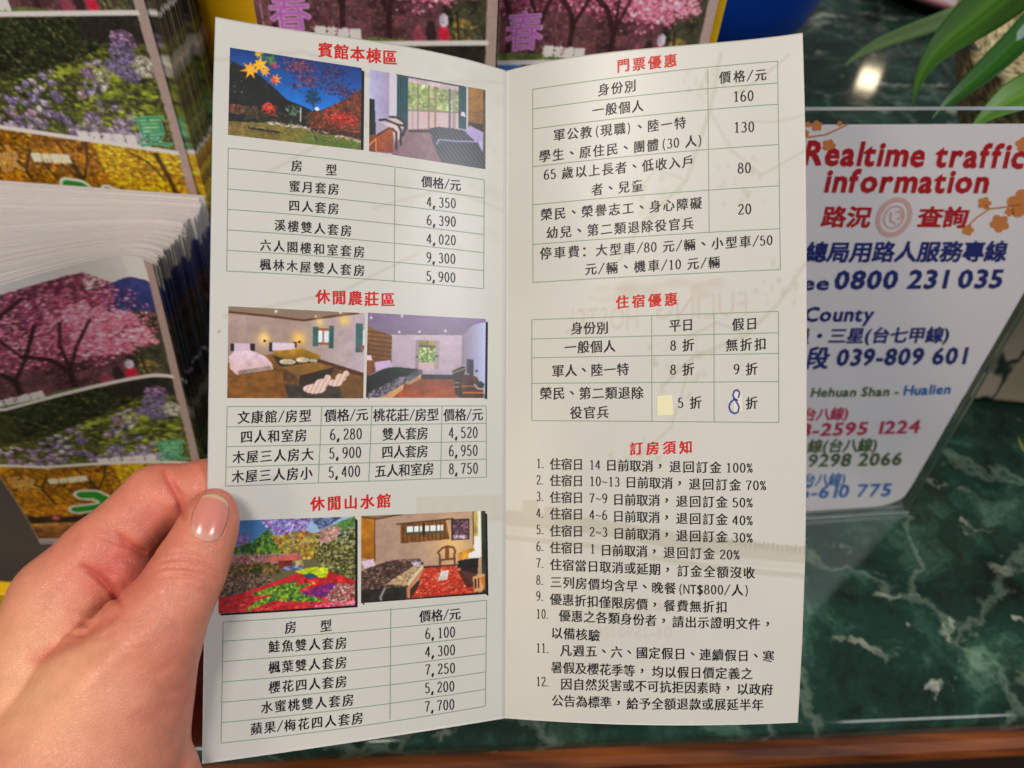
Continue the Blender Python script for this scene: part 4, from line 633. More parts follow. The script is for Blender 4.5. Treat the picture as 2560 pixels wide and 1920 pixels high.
ad = N(M_skin, 'ShaderNodeMath', operation='MULTIPLY_ADD'); ad.inputs[1].default_value = 1.4; LK(M_skin, vo.outputs['Distance'], ad.inputs[0]); LK(M_skin, n2.outputs['Fac'], ad.inputs[2])
bp = N(M_skin, 'ShaderNodeBump', i_Strength=.6, i_Distance=.00022); LK(M_skin, ad.outputs[0], bp.inputs['Height']); LK(M_skin, bp.outputs['Normal'], bsdf(M_skin).inputs['Normal'])
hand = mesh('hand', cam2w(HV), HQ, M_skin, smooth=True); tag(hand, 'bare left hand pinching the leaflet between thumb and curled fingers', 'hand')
hx = (1280 + HV[:, 0] / -HV[:, 2] * F) / .494; hy = (960 - HV[:, 1] / -HV[:, 2] * F - 1100) / .494
base = np.array(lin(np.array([218, 138, 112]) / 255.)); red = np.array(lin(np.array([206, 100, 88]) / 255.)); lit_yel = np.array(lin(np.array([242, 184, 140]) / 255.)); k = np.zeros(len(HV))
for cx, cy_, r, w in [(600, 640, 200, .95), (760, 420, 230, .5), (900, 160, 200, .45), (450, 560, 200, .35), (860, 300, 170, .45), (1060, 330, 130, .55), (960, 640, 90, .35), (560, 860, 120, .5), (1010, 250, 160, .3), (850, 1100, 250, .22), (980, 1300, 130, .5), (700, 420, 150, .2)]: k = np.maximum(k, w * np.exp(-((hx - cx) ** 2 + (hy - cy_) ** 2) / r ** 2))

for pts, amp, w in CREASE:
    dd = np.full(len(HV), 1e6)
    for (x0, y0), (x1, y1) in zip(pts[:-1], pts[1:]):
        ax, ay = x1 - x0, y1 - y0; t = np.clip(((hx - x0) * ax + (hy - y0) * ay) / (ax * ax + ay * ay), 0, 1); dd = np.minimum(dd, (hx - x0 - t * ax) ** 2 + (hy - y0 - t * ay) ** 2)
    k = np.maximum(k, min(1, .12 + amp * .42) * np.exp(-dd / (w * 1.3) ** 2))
ky = np.exp(-((hx - 150) ** 2 + (hy - 1250) ** 2) / 420 ** 2)[:, None] * .7; colr = base * (1 - ky) + lit_yel * ky; colr = colr * (1 - k[:, None]) + red * k[:, None]; setcolor(hand.data, colr)  # warm lamp light on the lower left is put into the skin colour
# thumb nail, laid on the thumb's skin
ax_ = np.array([.30, -.954]); pe = np.array([.954, .30]); NV = []; ng = 19; ncol = []
for j in range(ng):
    for i in range(ng):
        s, t = 2 * i / (ng - 1) - 1, 2 * j / (ng - 1) - 1; ss, tt = s * math.sqrt(1 - t * t * .40), t * math.sqrt(1 - s * s * .42)
        q = np.array([1062, 394]) + pe * ss * 92 + ax_ * tt * 126; z0, z1 = .195, .222
        zz = np.linspace(z0, z1, 160); P_ = np.stack([hp(q[0], q[1], z) for z in zz]); dd = hand_sdf(P_, False); hit = np.nonzero(dd < 0)[0]; z = zz[hit[0]] if len(hit) else .2160
        edge = max(abs(s), -t); z -= .00050 * (1 - edge ** 4) + .00008; z -= .0004 * max(0, t - .6)
        NV.append(hp(q[0], q[1], z)); fr = np.clip((t - .78) / .14, 0, 1); lun = np.clip((-.45 - t) / .3, 0, 1); ncol.append(np.array(lin(np.array([214, 134, 120]) / 255)) * (1 - fr) + fr * np.array(lin(np.array([214, 190, 150]) / 255)) if fr > 0 else np.array(lin(np.array([214, 134, 120]) / 255)) * (1 - .5 * lun) + .5 * lun * np.array(lin(np.array([222, 172, 156]) / 255)))
NV = np.array(NV)
for _ in range(3):
    g = NV.reshape(ng, ng, 3); g[1:-1, 1:-1] = (g[:-2, 1:-1] + g[2:, 1:-1] + g[1:-1, :-2] + g[1:-1, 2:]) / 4; NV = g.reshape(-1, 3)
M_nail = mat('nail', L(232, 170, 152), 0.22, coat=.2, sss=.1); an = N(M_nail, 'ShaderNodeAttribute', attribute_name='print'); LK(M_nail, an.outputs['Color'], bsdf(M_nail).inputs['Base Color'])
nail = gridmesh('thumb_nail', cam2w(NV).reshape(ng, ng, 3)[::-1], M_nail, hand, np.array(ncol).reshape(ng, ng, 3)[::-1])
sm = nail.modifiers.new('thickness', 'SOLIDIFY'); sm.thickness = .0004; sm.offset = -1

# ------------------------------------------------------------------ stacks of folded leaflets
LW, LH = 0.105, 0.215
def stroke(c, pts, w, col, out): c.put(c.lin(pts, w + .006), out); c.put(c.lin(pts, w), col)
def big(c, ch, cx, cy_, size, col, out, wgt=.03, grow=3):
    V, Fs = glyph(ch, False, wgt)[:2]; V = (V - [.5, .38]) * [size, size]; V[:, 1] += V[:, 0] * .12; UV = np.stack([cx + V[:, 0] / c.asp, cy_ - V[:, 1]], 1); tri(c, UV, Fs, out, 1, grow); tri(c, UV, Fs, col)
def small(c, t, x0, x1, y, em, col, tilt=0):
    V, Fs = layout(t, (0, 0), (1, tilt), em / (x1 - x0), wgt=.02); V = V - [0, 0]; tri(c, np.stack([x0 + V[:, 0] * (x1 - x0), y + V[:, 1] * (x1 - x0) * c.asp], 1), Fs, col, .9, 1)
def cover():
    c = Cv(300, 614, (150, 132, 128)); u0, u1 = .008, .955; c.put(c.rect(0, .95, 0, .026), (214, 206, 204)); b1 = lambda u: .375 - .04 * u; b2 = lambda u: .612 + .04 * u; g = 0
    hf = lambda seed, sc=150: noise(614, 300, sc, 2, seed)
    sp = c.poly([(u0, .024), (u1, .024), (u1, b1(u1)), (u0, b1(u0))]); su = c.poly([(u0, b1(u0)), (u1, b1(u1)), (u1, b2(u1)), (u0, b2(u0))]); au = c.poly([(u0, b2(u0)), (u1, b2(u1)), (u1, .985), (u0, .985)])
    # spring: cherry trees
    c.put(sp, (92, 58, 66), tex=.6, tsc=24); c.put(sp * c.rect(.7, 1, 0, .07), (222, 212, 204)); c.put(sp * c.poly([(.76, .07), (.86, .055), (1, .06), (1, .16), (.7, .16)]), (50, 58, 112), tex=.25); c.put(sp * c.poly([(.8, .15), (1, .14), (1, .4), (.74, .4)]), (46, 46, 38), tex=.7, tsc=40); c.blobs(sp * c.rect(.8, 1, .17, .36), 200, .0035, [(80, 84, 50), (52, 58, 34), (100, 96, 62), (70, 54, 48)], 1.2)
    c.blobs(sp * c.poly([(0, .23), (.75, .24), (.8, .36), (0, .37)]), 1600, .0032, [(98, 62, 66), (66, 48, 46), (122, 84, 80), (84, 74, 62), (130, 66, 92), (50, 34, 34)], 1.2, .6)
    c.blobs(sp * c.poly([(0, 0), (.66, .0), (.8, .07), (.74, .27), (.3, .25), (0, .27)]), 5200, .0032, [(160, 76, 104), (118, 44, 68), (190, 112, 138), (84, 34, 54), (142, 62, 112), (210, 146, 170), (100, 40, 62), (70, 30, 46)], 1.1)
    c.blobs(sp * c.cl(.64, .17, .26, .1), 2200, .0033, [(214, 128, 156), (186, 94, 126), (230, 164, 184), (150, 66, 96), (120, 52, 76)], 1.2); c.blobs(sp * c.poly([(.6, .09), (.84, .15), (.93, .235), (.78, .265), (.6, .25)]), 1300, .0032, [(226, 140, 166), (204, 110, 140), (240, 180, 198), (176, 86, 116)], 1.5)
    tr = (44, 26, 30)
    for p, w in [([(.16, .36), (.17, .31), (.2, .27)], .007), ([(.19, .28), (.12, .2), (.05, .15)], .004), ([(.2, .27), (.3, .16), (.42, .08), (.5, .05)], .004), ([(.34, .35), (.35, .28), (.33, .25), (.24, .2)], .006), ([(.35, .28), (.42, .22), (.5, .13)], .004), ([(.54, .35), (.545, .29), (.5, .24), (.42, .21)], .006), ([(.545, .29), (.6, .22), (.68, .15)], .0035), ([(.55, .28), (.55, .2), (.58, .14)], .003), ([(.05, .36), (.06, .28), (.02, .22)], .006), ([(.3, .16), (.26, .08)], .0025), ([(.42, .22), (.38, .14)], .0025)]: c.put(c.lin(p, w) * sp, tr, al=.9)
    c.put(sp * c.ell(.72, .325, .022, .026), (50, 34, 38)); c.put(sp * c.ell(.775, .328, .024, .022), (176, 36, 58)); c.put(sp * c.ell(.775, .298, .02, .014), (170, 160, 186)); c.put(sp * c.ell(.665, .335, .022, .02), (132, 62, 78)); c.blobs(sp * c.rect(.82, .9, .29, .345), 40, .006, [(140, 122, 62), (104, 96, 48), (84, 70, 46)]); c.put(c.lin([(.83, .28), (.84, .345)], .002) * sp, tr)
    c.put(sp * c.poly([(0, .352), (.5, .342), (.66, .345), (.64, .36), (0, .385)]), (84, 98, 54), tex=.5, tsc=60)
    # summer: hydrangea bank
    c.put(su, (30, 36, 19), tex=.7, tsc=40); c.blobs(su, 3600, .0036, [(34, 42, 22), (54, 64, 34), (20, 24, 14), (84, 86, 56), (42, 50, 28), (66, 62, 40)], 1.2); c.put(su * c.poly([(0, .35), (.13, .36), (.1, .42), (0, .445)]), (64, 110, 186)); c.put(su * c.rect(.68, .96, .33, .4), (36, 31, 31), al=.75)
    bank = su * c.poly([(0, .535), (.3, .5), (.6, .45), (.8, .41), (.96, .4), (.96, .7), (0, .7)]); c.put(bank, (50, 56, 30), tex=.6, tsc=40); c.blobs(bank, 2600, .0042, [(74, 86, 32), (50, 60, 26), (104, 116, 42), (36, 40, 22), (124, 132, 48), (84, 78, 60), (62, 52, 44)], 1.3)
    fl = [(118, 106, 138), (142, 130, 158), (92, 82, 110), (132, 110, 128), (158, 148, 166), (104, 96, 126)]
    def head(x, y, r, cl):
        m = c.ell(x, y, r / c.asp, r * .85) * su; c.put(m, tuple(int(v * .7) for v in cl), al=.6); c.blobs(m, int(12 + 5.5 * (r / .006) ** 2), .0030, [tuple(min(255, int(v * k)) for v in cl) for k in (1.25, 1.05, .8, .6)], 1.1); c.blobs(c.cl(x - .2 * r / c.asp, y - .3 * r, .6 * r / c.asp, .5 * r) * su, 7, .003, [tuple(min(255, int(v * 1.35)) for v in cl)])
    g_ = np.random.default_rng(3)
    for _ in range(150):
        x = g_.uniform(.02, .9); t = g_.uniform(0, 1); yt = np.interp(x, [0, .3, .6, .8, .95], [.54, .505, .46, .42, .41]); y = yt + t * (.625 - yt); r = .0055 + .006 * t + .004 * x
        if g_.random() < (.85 if x < .5 else .45): head(x, y, r * g_.uniform(.75, 1.25), fl[g_.integers(0, 6)])
    c.blobs(bank * c.rect(.5, .93, .45, .6), 60, .010, [(140, 158, 44), (108, 124, 36), (164, 178, 58)], 1.7, .8); c.blobs(bank * c.rect(.5, .93, .45, .6), 160, .005, [(40, 44, 24), (60, 64, 30), (96, 108, 40)], 1.5)
    for x, y, r, cl in [(.86, .395, .026, (126, 100, 134)), (.84, .425, .028, (110, 98, 138)), (.78, .455, .02, (114, 106, 138)), (.84, .47, .024, (112, 102, 138)), (.925, .45, .028, (172, 166, 156)), (.66, .475, .018, (118, 94, 124)), (.71, .48, .02, (142, 142, 118)), (.6, .58, .02, (120, 108, 146)), (.56, .6, .017, (128, 128, 96)), (.73, .59, .02, (140, 126, 150)), (.7, .61, .018, (150, 140, 156)), (.35, .6, .016, (128, 118, 140))]: head(x, y, r, cl)
    c.blobs(su * c.rect(.52, .8, .6, .64), 160, .006, [(150, 138, 164), (128, 118, 140), (168, 158, 176), (90, 80, 96)], 1.2)
    # autumn: golden maples
    c.put(au, (136, 86, 16), tex=.6, tsc=18); c.blobs(au, 5200, .0036, [(160, 114, 14), (190, 152, 24), (124, 72, 14), (84, 52, 14), (176, 126, 20), (104, 68, 16), (66, 42, 12)], 1.3); c.blobs(au * c.poly([(.55, .62), (.96, .64), (.96, .8), (.6, .78)]), 1800, .0042, [(196, 168, 22), (176, 144, 18), (212, 188, 46), (146, 106, 14), (120, 84, 14)], 1.3)
    for p, w in [([(.46, .84), (.44, .74), (.41, .68)], .007), ([(.44, .75), (.5, .69), (.53, .64)], .003), ([(.43, .74), (.33, .68)], .003), ([(.2, .8), (.17, .72), (.1, .66)], .004), ([(.17, .73), (.24, .67)], .0025), ([(.36, .8), (.3, .73), (.26, .68)], .003), ([(.92, .85), (.88, .72), (.85, .66)], .006), ([(.86, .73), (.8, .68), (.72, .66)], .0025), ([(.66, .82), (.62, .76)], .004), ([(.41, .68), (.38, .64)], .0025)]: c.put(c.lin(p, w) * au, (48, 30, 12), al=.85)
    c.put(au * c.poly([(0, .85), (.5, .83), (.96, .86), (.96, .905), (0, .9)]), (42, 30, 16), tex=.6, tsc=60); c.blobs(au * c.rect(.02, .3, .82, .86), 300, .005, [(190, 130, 20), (160, 102, 20), (110, 66, 16)], 1.5); c.put(au * c.poly([(0, .9), (.4, .885), (.96, .895), (.96, .98), (0, .98)]), (150, 106, 56), (112, 68, 24), tex=.5, tsc=30); c.put(c.ell(.16, .87, .022, .008), (204, 76, 96))
    # fine print grain, then the white dividing lines and the lettering over it
    t = (.78 + .44 * hf(77, 190) * (.6 + .8 * hf(78, 60)))[..., None]; c.a = c.a * (1 - (sp + su + au).clip(0, 1)[..., None] * (1 - t))
    for b in (b1, b2): c.put(c.lin([(u0, b(u0)), (.5, b(.5)), (u1, b(u1))], .0052), (212, 206, 206))
    big(c, '春', .125, .3, .09, (160, 92, 164), (224, 178, 224), .01, 2); small(c, '櫻花盛開', .22, .42, .34, .055, (230, 224, 226))
    big(c, '夏', .865, .6, .082, (40, 118, 80), (150, 216, 178), .0, 2); small(c, '繡球花盛開', .5, .78, .625, .055, (214, 208, 214))
    big(c, '秋', .1, .7, .072, (150, 106, 52), (222, 188, 128), .0, 2); small(c, '銀杏變葉', .23, .42, .69, .055, (230, 218, 192), -.02)
    gr, wh = (34, 118, 40), (212, 220, 198)
    S = [([(.36, .762), (.42, .765), (.46, .79), (.47, .815)], .012), ([(.29, .83), (.4, .822), (.58, .795)], .010), ([(.46, .8), (.47, .85), (.56, .93)], .012), ([(.34, .91), (.44, .88), (.52, .84)], .011), ([(.55, .77), (.62, .785)], .009), ([(.64, .83), (.7, .9), (.78, .93)], .012), ([(.62, .9), (.8, .85)], .008)]
    for p, w in S: c.put(c.lin(p, w * 1.35 + .007), wh)
    for p, w in S: c.put(c.lin(p, w * 1.35), gr)
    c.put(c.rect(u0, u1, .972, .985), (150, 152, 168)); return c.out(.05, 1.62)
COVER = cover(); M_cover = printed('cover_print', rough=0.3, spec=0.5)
def samp(h, w):
    i = np.linspace(0, COVER.shape[0] - 1, h).astype(int); j = np.linspace(0, COVER.shape[1] - 1, w).astype(int); return COVER[i][:, j]
PW = np.array([.60, .53, .53])
def folded(nu, nv, shape, cols, thick=.00068):
    """one folded leaflet: printed front, plain edges and back; shape(s, t) gives its x, y, z"""
    s = np.linspace(0, 1, nu)[None, :]; t = np.linspace(1, 0, nv)[:, None]; S, T = np.broadcast_arrays(s, t); A = shape(S, T, 0.0); B_ = shape(S, T, thick)
    V = np.concatenate([A.reshape(-1, 3), B_.reshape(-1, 3), A.reshape(-1, 3)]); n = nu * nv; idx = np.arange(n).reshape(nv, nu); q = np.stack([idx[:-1, :-1], idx[1:, :-1], idx[1:, 1:], idx[:-1, 1:]], -1).reshape(-1, 4)
    rim = np.concatenate([idx[0, :], idx[1:, -1], idx[-1, ::-1][1:], idx[::-1, 0][1:-1]]); r2 = np.roll(rim, -1); side = np.stack([rim + 2 * n, r2 + 2 * n, r2 + n, rim + n], 1); rs, ts = max(1, (nu - 1) // 6), max(1, (nv - 1) // 6)
    back = (q + n)[:, ::-1]; rimc = np.broadcast_to(PW, (nv, nu, 3)).copy(); rimc[2:, -1] = cols[2:, -1] * .55 + PW * .16; rimc = rimc.reshape(-1, 3); return V, np.concatenate([q, side, back]), np.concatenate([cols.reshape(-1, 3), rimc, rimc])
def leaflet_obj(V, Q, C, label, group):
    me = bpy.data.meshes.new('folded_leaflet'); me.from_pydata(V.tolist(), [], Q.tolist()); me.update(); me.materials.append(M_cover); setcolor(me, C); o = bpy.data.objects.new('folded_leaflet', me); COL.objects.link(o); tag(o, label, 'leaflet', group); return o
def bleed(h, w):
    i = np.linspace(0, COVER.shape[0] - 1, h).astype(int); j = np.linspace(6, int(COVER.shape[1] * .945), w).astype(int); return COVER[i][:, j]
G1 = 'folded leaflets packed in the lower stack'; G2 = 'folded leaflets packed in the upper stack'
r_ = np.random.default_rng(11); NL = 62; jog = 0.0
for i in range(NL):
    f = 1 - i / (NL - 1); f2 = f ** 1.5
    if i % 8 == 0: jog = r_.uniform(-.001, .0042)
    jx = jog + r_.uniform(-.0007, .0007) + (.004 * (1 - f)) + .001 if i else 0; jz = r_.choice([-.0035, -.002, 0, .0008], p=[.12, .2, .4, .28]) + r_.uniform(-.0008, .0008) if i else 0; yg = r_.uniform(-.00022, .00022) if i else 0
    y0 = .260 + (1 - f) * .0745 + yg
    def shp(S, T, th, f=f, f2=f2, jx=jx, jz=jz, y0=y0):
        x = -.2945 + .1115 * S + .012 * T + jx; cv = -.026 * (np.clip(.86 - S, 0, .6) / .43) ** 1.35 - .006 * (np.clip(S - .86, 0, 1) / .14) ** 2
        y = y0 - (1 - S) * .010 * f + .0245 * T * f + cv * f2 * T ** 1.6 + th; return np.stack([x, y, .003 + LH * T + jz], -1)
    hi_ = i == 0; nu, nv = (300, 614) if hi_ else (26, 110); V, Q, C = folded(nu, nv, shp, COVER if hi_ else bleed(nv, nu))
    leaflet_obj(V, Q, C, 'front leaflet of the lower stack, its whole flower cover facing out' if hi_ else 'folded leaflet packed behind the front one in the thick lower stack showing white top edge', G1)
NU_ = 34
for i in range(NU_):
    f = 1 - i / (NU_ - 1)
    if i % 5 == 0: jog = r_.uniform(.0, .0042)
    jx = (jog + .005 * (1 - f) + r_.uniform(-.0006, .0006)) if i else 0; jz = r_.uniform(-.001, .001) if i else 0; y0 = .340 + (1 - f) * .045
    def shp(S, T, th, jx=jx, jz=jz, y0=y0): return np.stack([-.2765 + LW * S - .0005 * T + jx, y0 + .004 * T + th + 0 * S, .1635 + LH * T + jz], -1)
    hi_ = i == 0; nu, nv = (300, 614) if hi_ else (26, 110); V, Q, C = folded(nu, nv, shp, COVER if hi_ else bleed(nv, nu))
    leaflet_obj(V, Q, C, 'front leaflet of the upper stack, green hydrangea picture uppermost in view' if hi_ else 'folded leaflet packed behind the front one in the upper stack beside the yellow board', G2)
for gi, (x0, y0, lab, grp, other) in enumerate([(-.1228, .345, 'leaflet behind the opened one, pink cherry picture left of its neighbour', 'leaflets in the middle pocket', 'folded leaflet behind the cherry cover next to the yellow board'), (-.0190, .373, 'leaflet behind the opened one, cherry picture next to the blue basin', 'leaflets in the last pocket', 'folded leaflet behind the cherry cover next to the blue basin')]):
    for i in range(5):
        jx = 0 if i == 0 else (-.0011 * i if gi == 0 else -.0004 * i)
        def shp(S, T, th, jx=jx, i=i, x0=x0, y0=y0): return np.stack([x0 + (.1045 if gi == 0 else .1005) * S + jx, y0 + i * .0013 + th + .004 * T + 0 * S, .1625 + LH * T - (.016 if gi else .003)], -1)
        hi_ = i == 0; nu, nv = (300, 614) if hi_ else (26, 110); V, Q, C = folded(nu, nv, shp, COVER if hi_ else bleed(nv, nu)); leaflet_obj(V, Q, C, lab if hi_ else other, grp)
# the rack that carries them
rack = empty('display_rack', (-.1, .38, 0)); tag(rack, 'yellow display rack with grey base and blue front holding the leaflet stacks', 'rack')
M_yel = mat('yellow_board', L(250, 200, 8), 0.35); add_bump(M_yel, 300, .1); M_gry = mat('grey_board', L(68, 60, 54), 0.6); M_blu = mat('blue_card', L(16, 84, 150), 0.4)
def part(name, b, m, bv=.0006): V, Fc = boxV(*b); return bevel(mesh(name, V, Fc, m, rack), bv)
part('back_panel', (-.50, .088, .3885, .394, .0, .47), M_yel); part('shelf', (-.50, .088, .3385, .388, .156, .1615), M_gry); part('riser', (-.50, .088, .3365, .3385, .0, .1615), M_gry); part('divider', (-.1685, -.1245, .366, .368, .1618, .225), M_blu); part('front_card', (-.172, -.10, .3345, .3362, .085, .178), M_blu)
part('base', (-.50, -.10, .215, .336, .0006, .0022), M_gry); part('base_edge', (-.42, -.165, .206, .2145, .0006, .02), M_yel, .001)
adopt(rack)

# ------------------------------------------------------------------ sign in a clear stand
SB = pixz(2262, 1275, 0); sa = math.radians(9); sw = np.array([math.cos(sa), math.sin(sa), 0]); sup = np.array([-.085, .0, 1.0]); sn = np.cross(sw, sup); sn /= np.linalg.norm(sn)   # towards the viewer
if sn[1] > 0: sn = -sn
def sign_surf(px, lift):
    px = np.asarray(px, float); c = np.stack([(px[:, 0] - 1280) / F, (960 - px[:, 1]) / F, -np.ones(len(px))], 1) @ ROT.T; t = ((SB - CAMP) @ sn) / (c @ sn); return CAMP + c * t[:, None] + sn * lift
def spt(s, z, off): return SB + sw * s + sup * z + sn * off
holder = empty('sign_stand', tuple(SB - sw * .1)); tag(holder, 'clear acrylic stand on the marble holding the white traffic notice', 'sign stand')
def acrylic():
    m = bpy.data.materials.new('clear_acrylic'); m.use_nodes = True; nt = m.node_tree; nt.nodes.clear(); o = nt.nodes.new('ShaderNodeOutputMaterial'); t = nt.nodes.new('ShaderNodeBsdfTransparent'); t.inputs[0].default_value = (.97, .985, .98, 1); g = nt.nodes.new('ShaderNodeBsdfGlossy'); g.inputs['Roughness'].default_value = .03; lw = nt.nodes.new('ShaderNodeLayerWeight'); lw.inputs[0].default_value = .5; pw = nt.nodes.new('ShaderNodeMath'); pw.operation = 'POWER'; pw.inputs[1].default_value = 4; fr = nt.nodes.new('ShaderNodeMath'); fr.operation = 'MULTIPLY_ADD'; fr.inputs[1].default_value = .5; fr.inputs[2].default_value = .02; nt.links.new(lw.outputs['Facing'], pw.inputs[0]); nt.links.new(pw.outputs[0], fr.inputs[0]); mx = nt.nodes.new('ShaderNodeMixShader')
    nt.links.new(fr.outputs[0], mx.inputs[0]); nt.links.new(t.outputs[0], mx.inputs[1]); nt.links.new(g.outputs[0], mx.inputs[2]); nt.links.new(mx.outputs[0], o.inputs[0]); return m
M_acr = acrylic(); M_edge = mat('acrylic_edge', L(150, 170, 162), 0.3, spec=.3); bsdf(M_edge).inputs['Transmission Weight'].default_value = .75; bsdf(M_edge).inputs['IOR'].default_value = 1.45
def plate(name, s0, s1, z0, z1, o0, o1):
    V = [spt(s, z, o) for z in (z0, z1) for o in (o0, o1) for s in (s0, s1)]; Fc = [(0, 2, 3, 1), (4, 5, 7, 6), (0, 1, 5, 4), (2, 6, 7, 3), (0, 4, 6, 2), (1, 3, 7, 5)]
    return mesh(name, V, Fc, [M_acr, M_edge], holder, midx=[1, 1, 0, 0, 1, 1])
plate('front_plate', -.222, .0, .001, .3035, .0004, .0026); plate('back_plate', -.222, .0, .001, .3015, -.0040, -.0008)
V = []
for s in (-.222, .0):
    for o, z in ((.004, .0012), (-.06, .0012), (-.06, .0038), (.004, .0038)): p = SB + sw * s + sn * o; V.append((p[0], p[1], z))
mesh('foot', V, [(0, 1, 2, 3), (4, 7, 6, 5), (0, 4, 5, 1), (1, 5, 6, 2), (2, 6, 7, 3), (3, 7, 4, 0)], [M_acr, M_edge], holder, midx=[1, 1, 0, 1, 0, 1])
adopt(holder)
notice = empty('notice_sheet', tuple(SB - sw * .1 + np.array([0, 0, .002]))); tag(notice, 'white notice headed Realtime traffic information inside the clear stand', 'notice')
M_sheet = mat('white_sheet', L(250, 242, 250), 0.5); add_bump(M_sheet, 400, .06)
out = [(-.215, .006), (-.03, .006)] + [(-.03 + .024 * math.sin(a), .020 - .014 * math.cos(a)) for a in np.linspace(.2, 1.4, 6)] + [(-.0055, .03), (-.0045, .2955), (-.215, .2955)]
V = [spt(s, z, o) for o in (0, -.0003) for s, z in out]; n = len(out); mesh('sheet', V, [tuple(range(n))[::-1], tuple(range(n, 2 * n))] + [(i, (i + 1) % n, n + (i + 1) % n, n + i) for i in range(n)], M_sheet, notice)
A_, B_ = crop(1960, 240, .36166), crop(1960, 800, .36166); inks = {k: mat(k + '_ink', L(*v), .5) for k, v in dict(crimson=(196, 30, 44), navy=(40, 50, 128), olive=(84, 104, 60), rose=(206, 44, 96), sky=(40, 110, 196), peach=(226, 140, 80), blush=(236, 188, 186)).items()}
def sign_text(name, lines, ink, wgt=.035):
    for t, p0, p1, em in lines: Ink().text(t, p0, p1, em, kai=False, wgt=wgt, slant=.22).build(name, sign_surf, inks[ink], notice, 1.5e-4)
sign_text('title', [('Realtime traffic', A_(138, 392), A_(1680, 416), 84), ('information', A_(285, 585), A_(1432, 590), 80)], 'crimson', .042)
sign_text('lettering', [('路況', A_(262, 832), A_(605, 836), 55), ('查詢', A_(925, 835), A_(1275, 838), 55)], 'crimson', .042)
sign_text('lettering', [('總局用路人服務專線', A_(148, 1078), A_(1545, 1072), 54), ('Toll free', A_(-420, 1292), A_(325, 1292), 48), ('0800 231 035', A_(352, 1272), A_(1525, 1262), 64)], 'navy', .042)
sign_text('lettering', [('Yilan County', A_(-230, 1510), A_(632, 1507), 50), ('員・三星(台七甲線)', B_(60, 110), B_(1150, 100), 42), ('段 039-809 601', B_(150, 262), B_(1275, 246), 58)], 'navy', .042)
sign_text('lettering', [('Hehuan Shan -', B_(185, 500), B_(800, 492), 32), ('線(台八線)', B_(165, 872), B_(650, 862), 36), ('9298 2066', B_(165, 972), B_(825, 958), 44)], 'olive', .04)
sign_text('lettering', [('台八線)', B_(130, 652), B_(450, 645), 34), ('8-2595 1224', B_(110, 762), B_(950, 735), 44)], 'rose', .04)
sign_text('lettering', [('Hualien', B_(825, 486), B_(1160, 476), 34), ('台八線)', B_(130, 1106), B_(430, 1100), 34), ('5-610 775', B_(110, 1192), B_(750, 1172), 44)], 'sky', .04)
def disc(K, cx, cy_, rx, ry, mi=0, n=50, jag=0.0, seed=0):
    g = np.random.default_rng(seed); a = np.linspace(0, 2 * math.pi, n, endpoint=False); r = (.70 + .36 * np.abs(np.cos(2.5 * a + seed)) ** .7) if jag else 1 + 0 * a; K.add(np.stack([cx + rx * r * np.cos(a), cy_ + ry * r * np.sin(a)], 1), [tuple(range(n))])
for grp in [[(165, 195, 22), (225, 205, 40), (385, 190, 20), (310, 340, 46), (150, 255, 25)], [(1385, 740, 46), (1650, 745, 105), (1490, 880, 66), (1270, 925, 42), (1655, 335, 55), (1560, 800, 34)]]:
    K = Ink()
    for i, (x, y, r) in enumerate(grp): q = A_(x, y); disc(K, q[0], q[1], r * .3617, r * .3617 * .92, jag=.12, seed=i)
    br = [[(150, 285), (290, 265), (400, 215), (440, 195)]] if grp[0][0] < 200 else [[(1270, 900), (1330, 840), (1420, 780), (1540, 765)], [(1540, 765), (1640, 750)], [(1420, 780), (1390, 750)]]
    for b in br: K.line([A_(*p) for p in b], 4)
    K.build('blossom_sprig', sign_surf, inks['peach'], notice, 1.2e-4)
K = Ink()
for r, w in ((1.0, 12), (.62, 5)): K.line([A_(760 + 108 * r * math.cos(a) + 26 * r * math.sin(a), 836 - 122 * r * math.sin(a)) for a in np.linspace(0, 2 * math.pi, 40)], w, sub=2)
K.line([A_(740, 800), A_(735, 860), A_(775, 885)], 6, sub=6); K.line([A_(770, 800), A_(805, 795), A_(815, 835), A_(780, 850)], 5, sub=6); K.build('round_emblem', sign_surf, inks['blush'], notice, 1.3e-4)
adopt(notice)

# ------------------------------------------------------------------ potted plant behind the sign
plant = empty('potted_plant', tuple(pixz(2600, 1000, 0))); tag(plant, 'green long leaved plant in a gold flecked pot on a cream stone base', 'plant')
M_pot = mat('cream_marble', rough=.25); tcp = N(M_pot, 'ShaderNodeTexCoord'); np1 = N(M_pot, 'ShaderNodeTexNoise', i_Scale=6, i_Detail=3, i_Distortion=1.4); LK(M_pot, tcp.outputs['Object'], np1.inputs['Vector']); rpp = N(M_pot, 'ShaderNodeValToRGB'); e = rpp.color_ramp.elements; e[0].position = .42; e[0].color = (.50, .44, .33, 1); e[1].position = .60; e[1].color = (.60, .55, .45, 1)
for ps, cl in ((.475, (.52, .47, .37, 1)), (.497, (.03, .05, .045, 1)), (.512, (.03, .05, .045, 1)), (.53, (.55, .5, .4, 1))): x = e.new(ps); x.color = cl
LK(M_pot, np1.outputs['Fac'], rpp.inputs['Fac']); LK(M_pot, rpp.outputs['Color'], bsdf(M_pot).inputs['Base Color'])
f0, f1 = pixz(2380, 1003, 0), pixz(2620, 1025, 0); fx = (f1 - f0) / np.linalg.norm(f1 - f0); fy = np.array([-fx[1], fx[0], 0]); V = []
for z in (.001, .118):
    for b in (0, .2):
        for a in (-.03, .26): p = f0 + fx * a + fy * b; V.append((p[0], p[1], z))
base = bevel(mesh('stone_base', V, boxV(0, 1, 0, 1, 0, 1)[1], M_pot, plant), .008, 4)
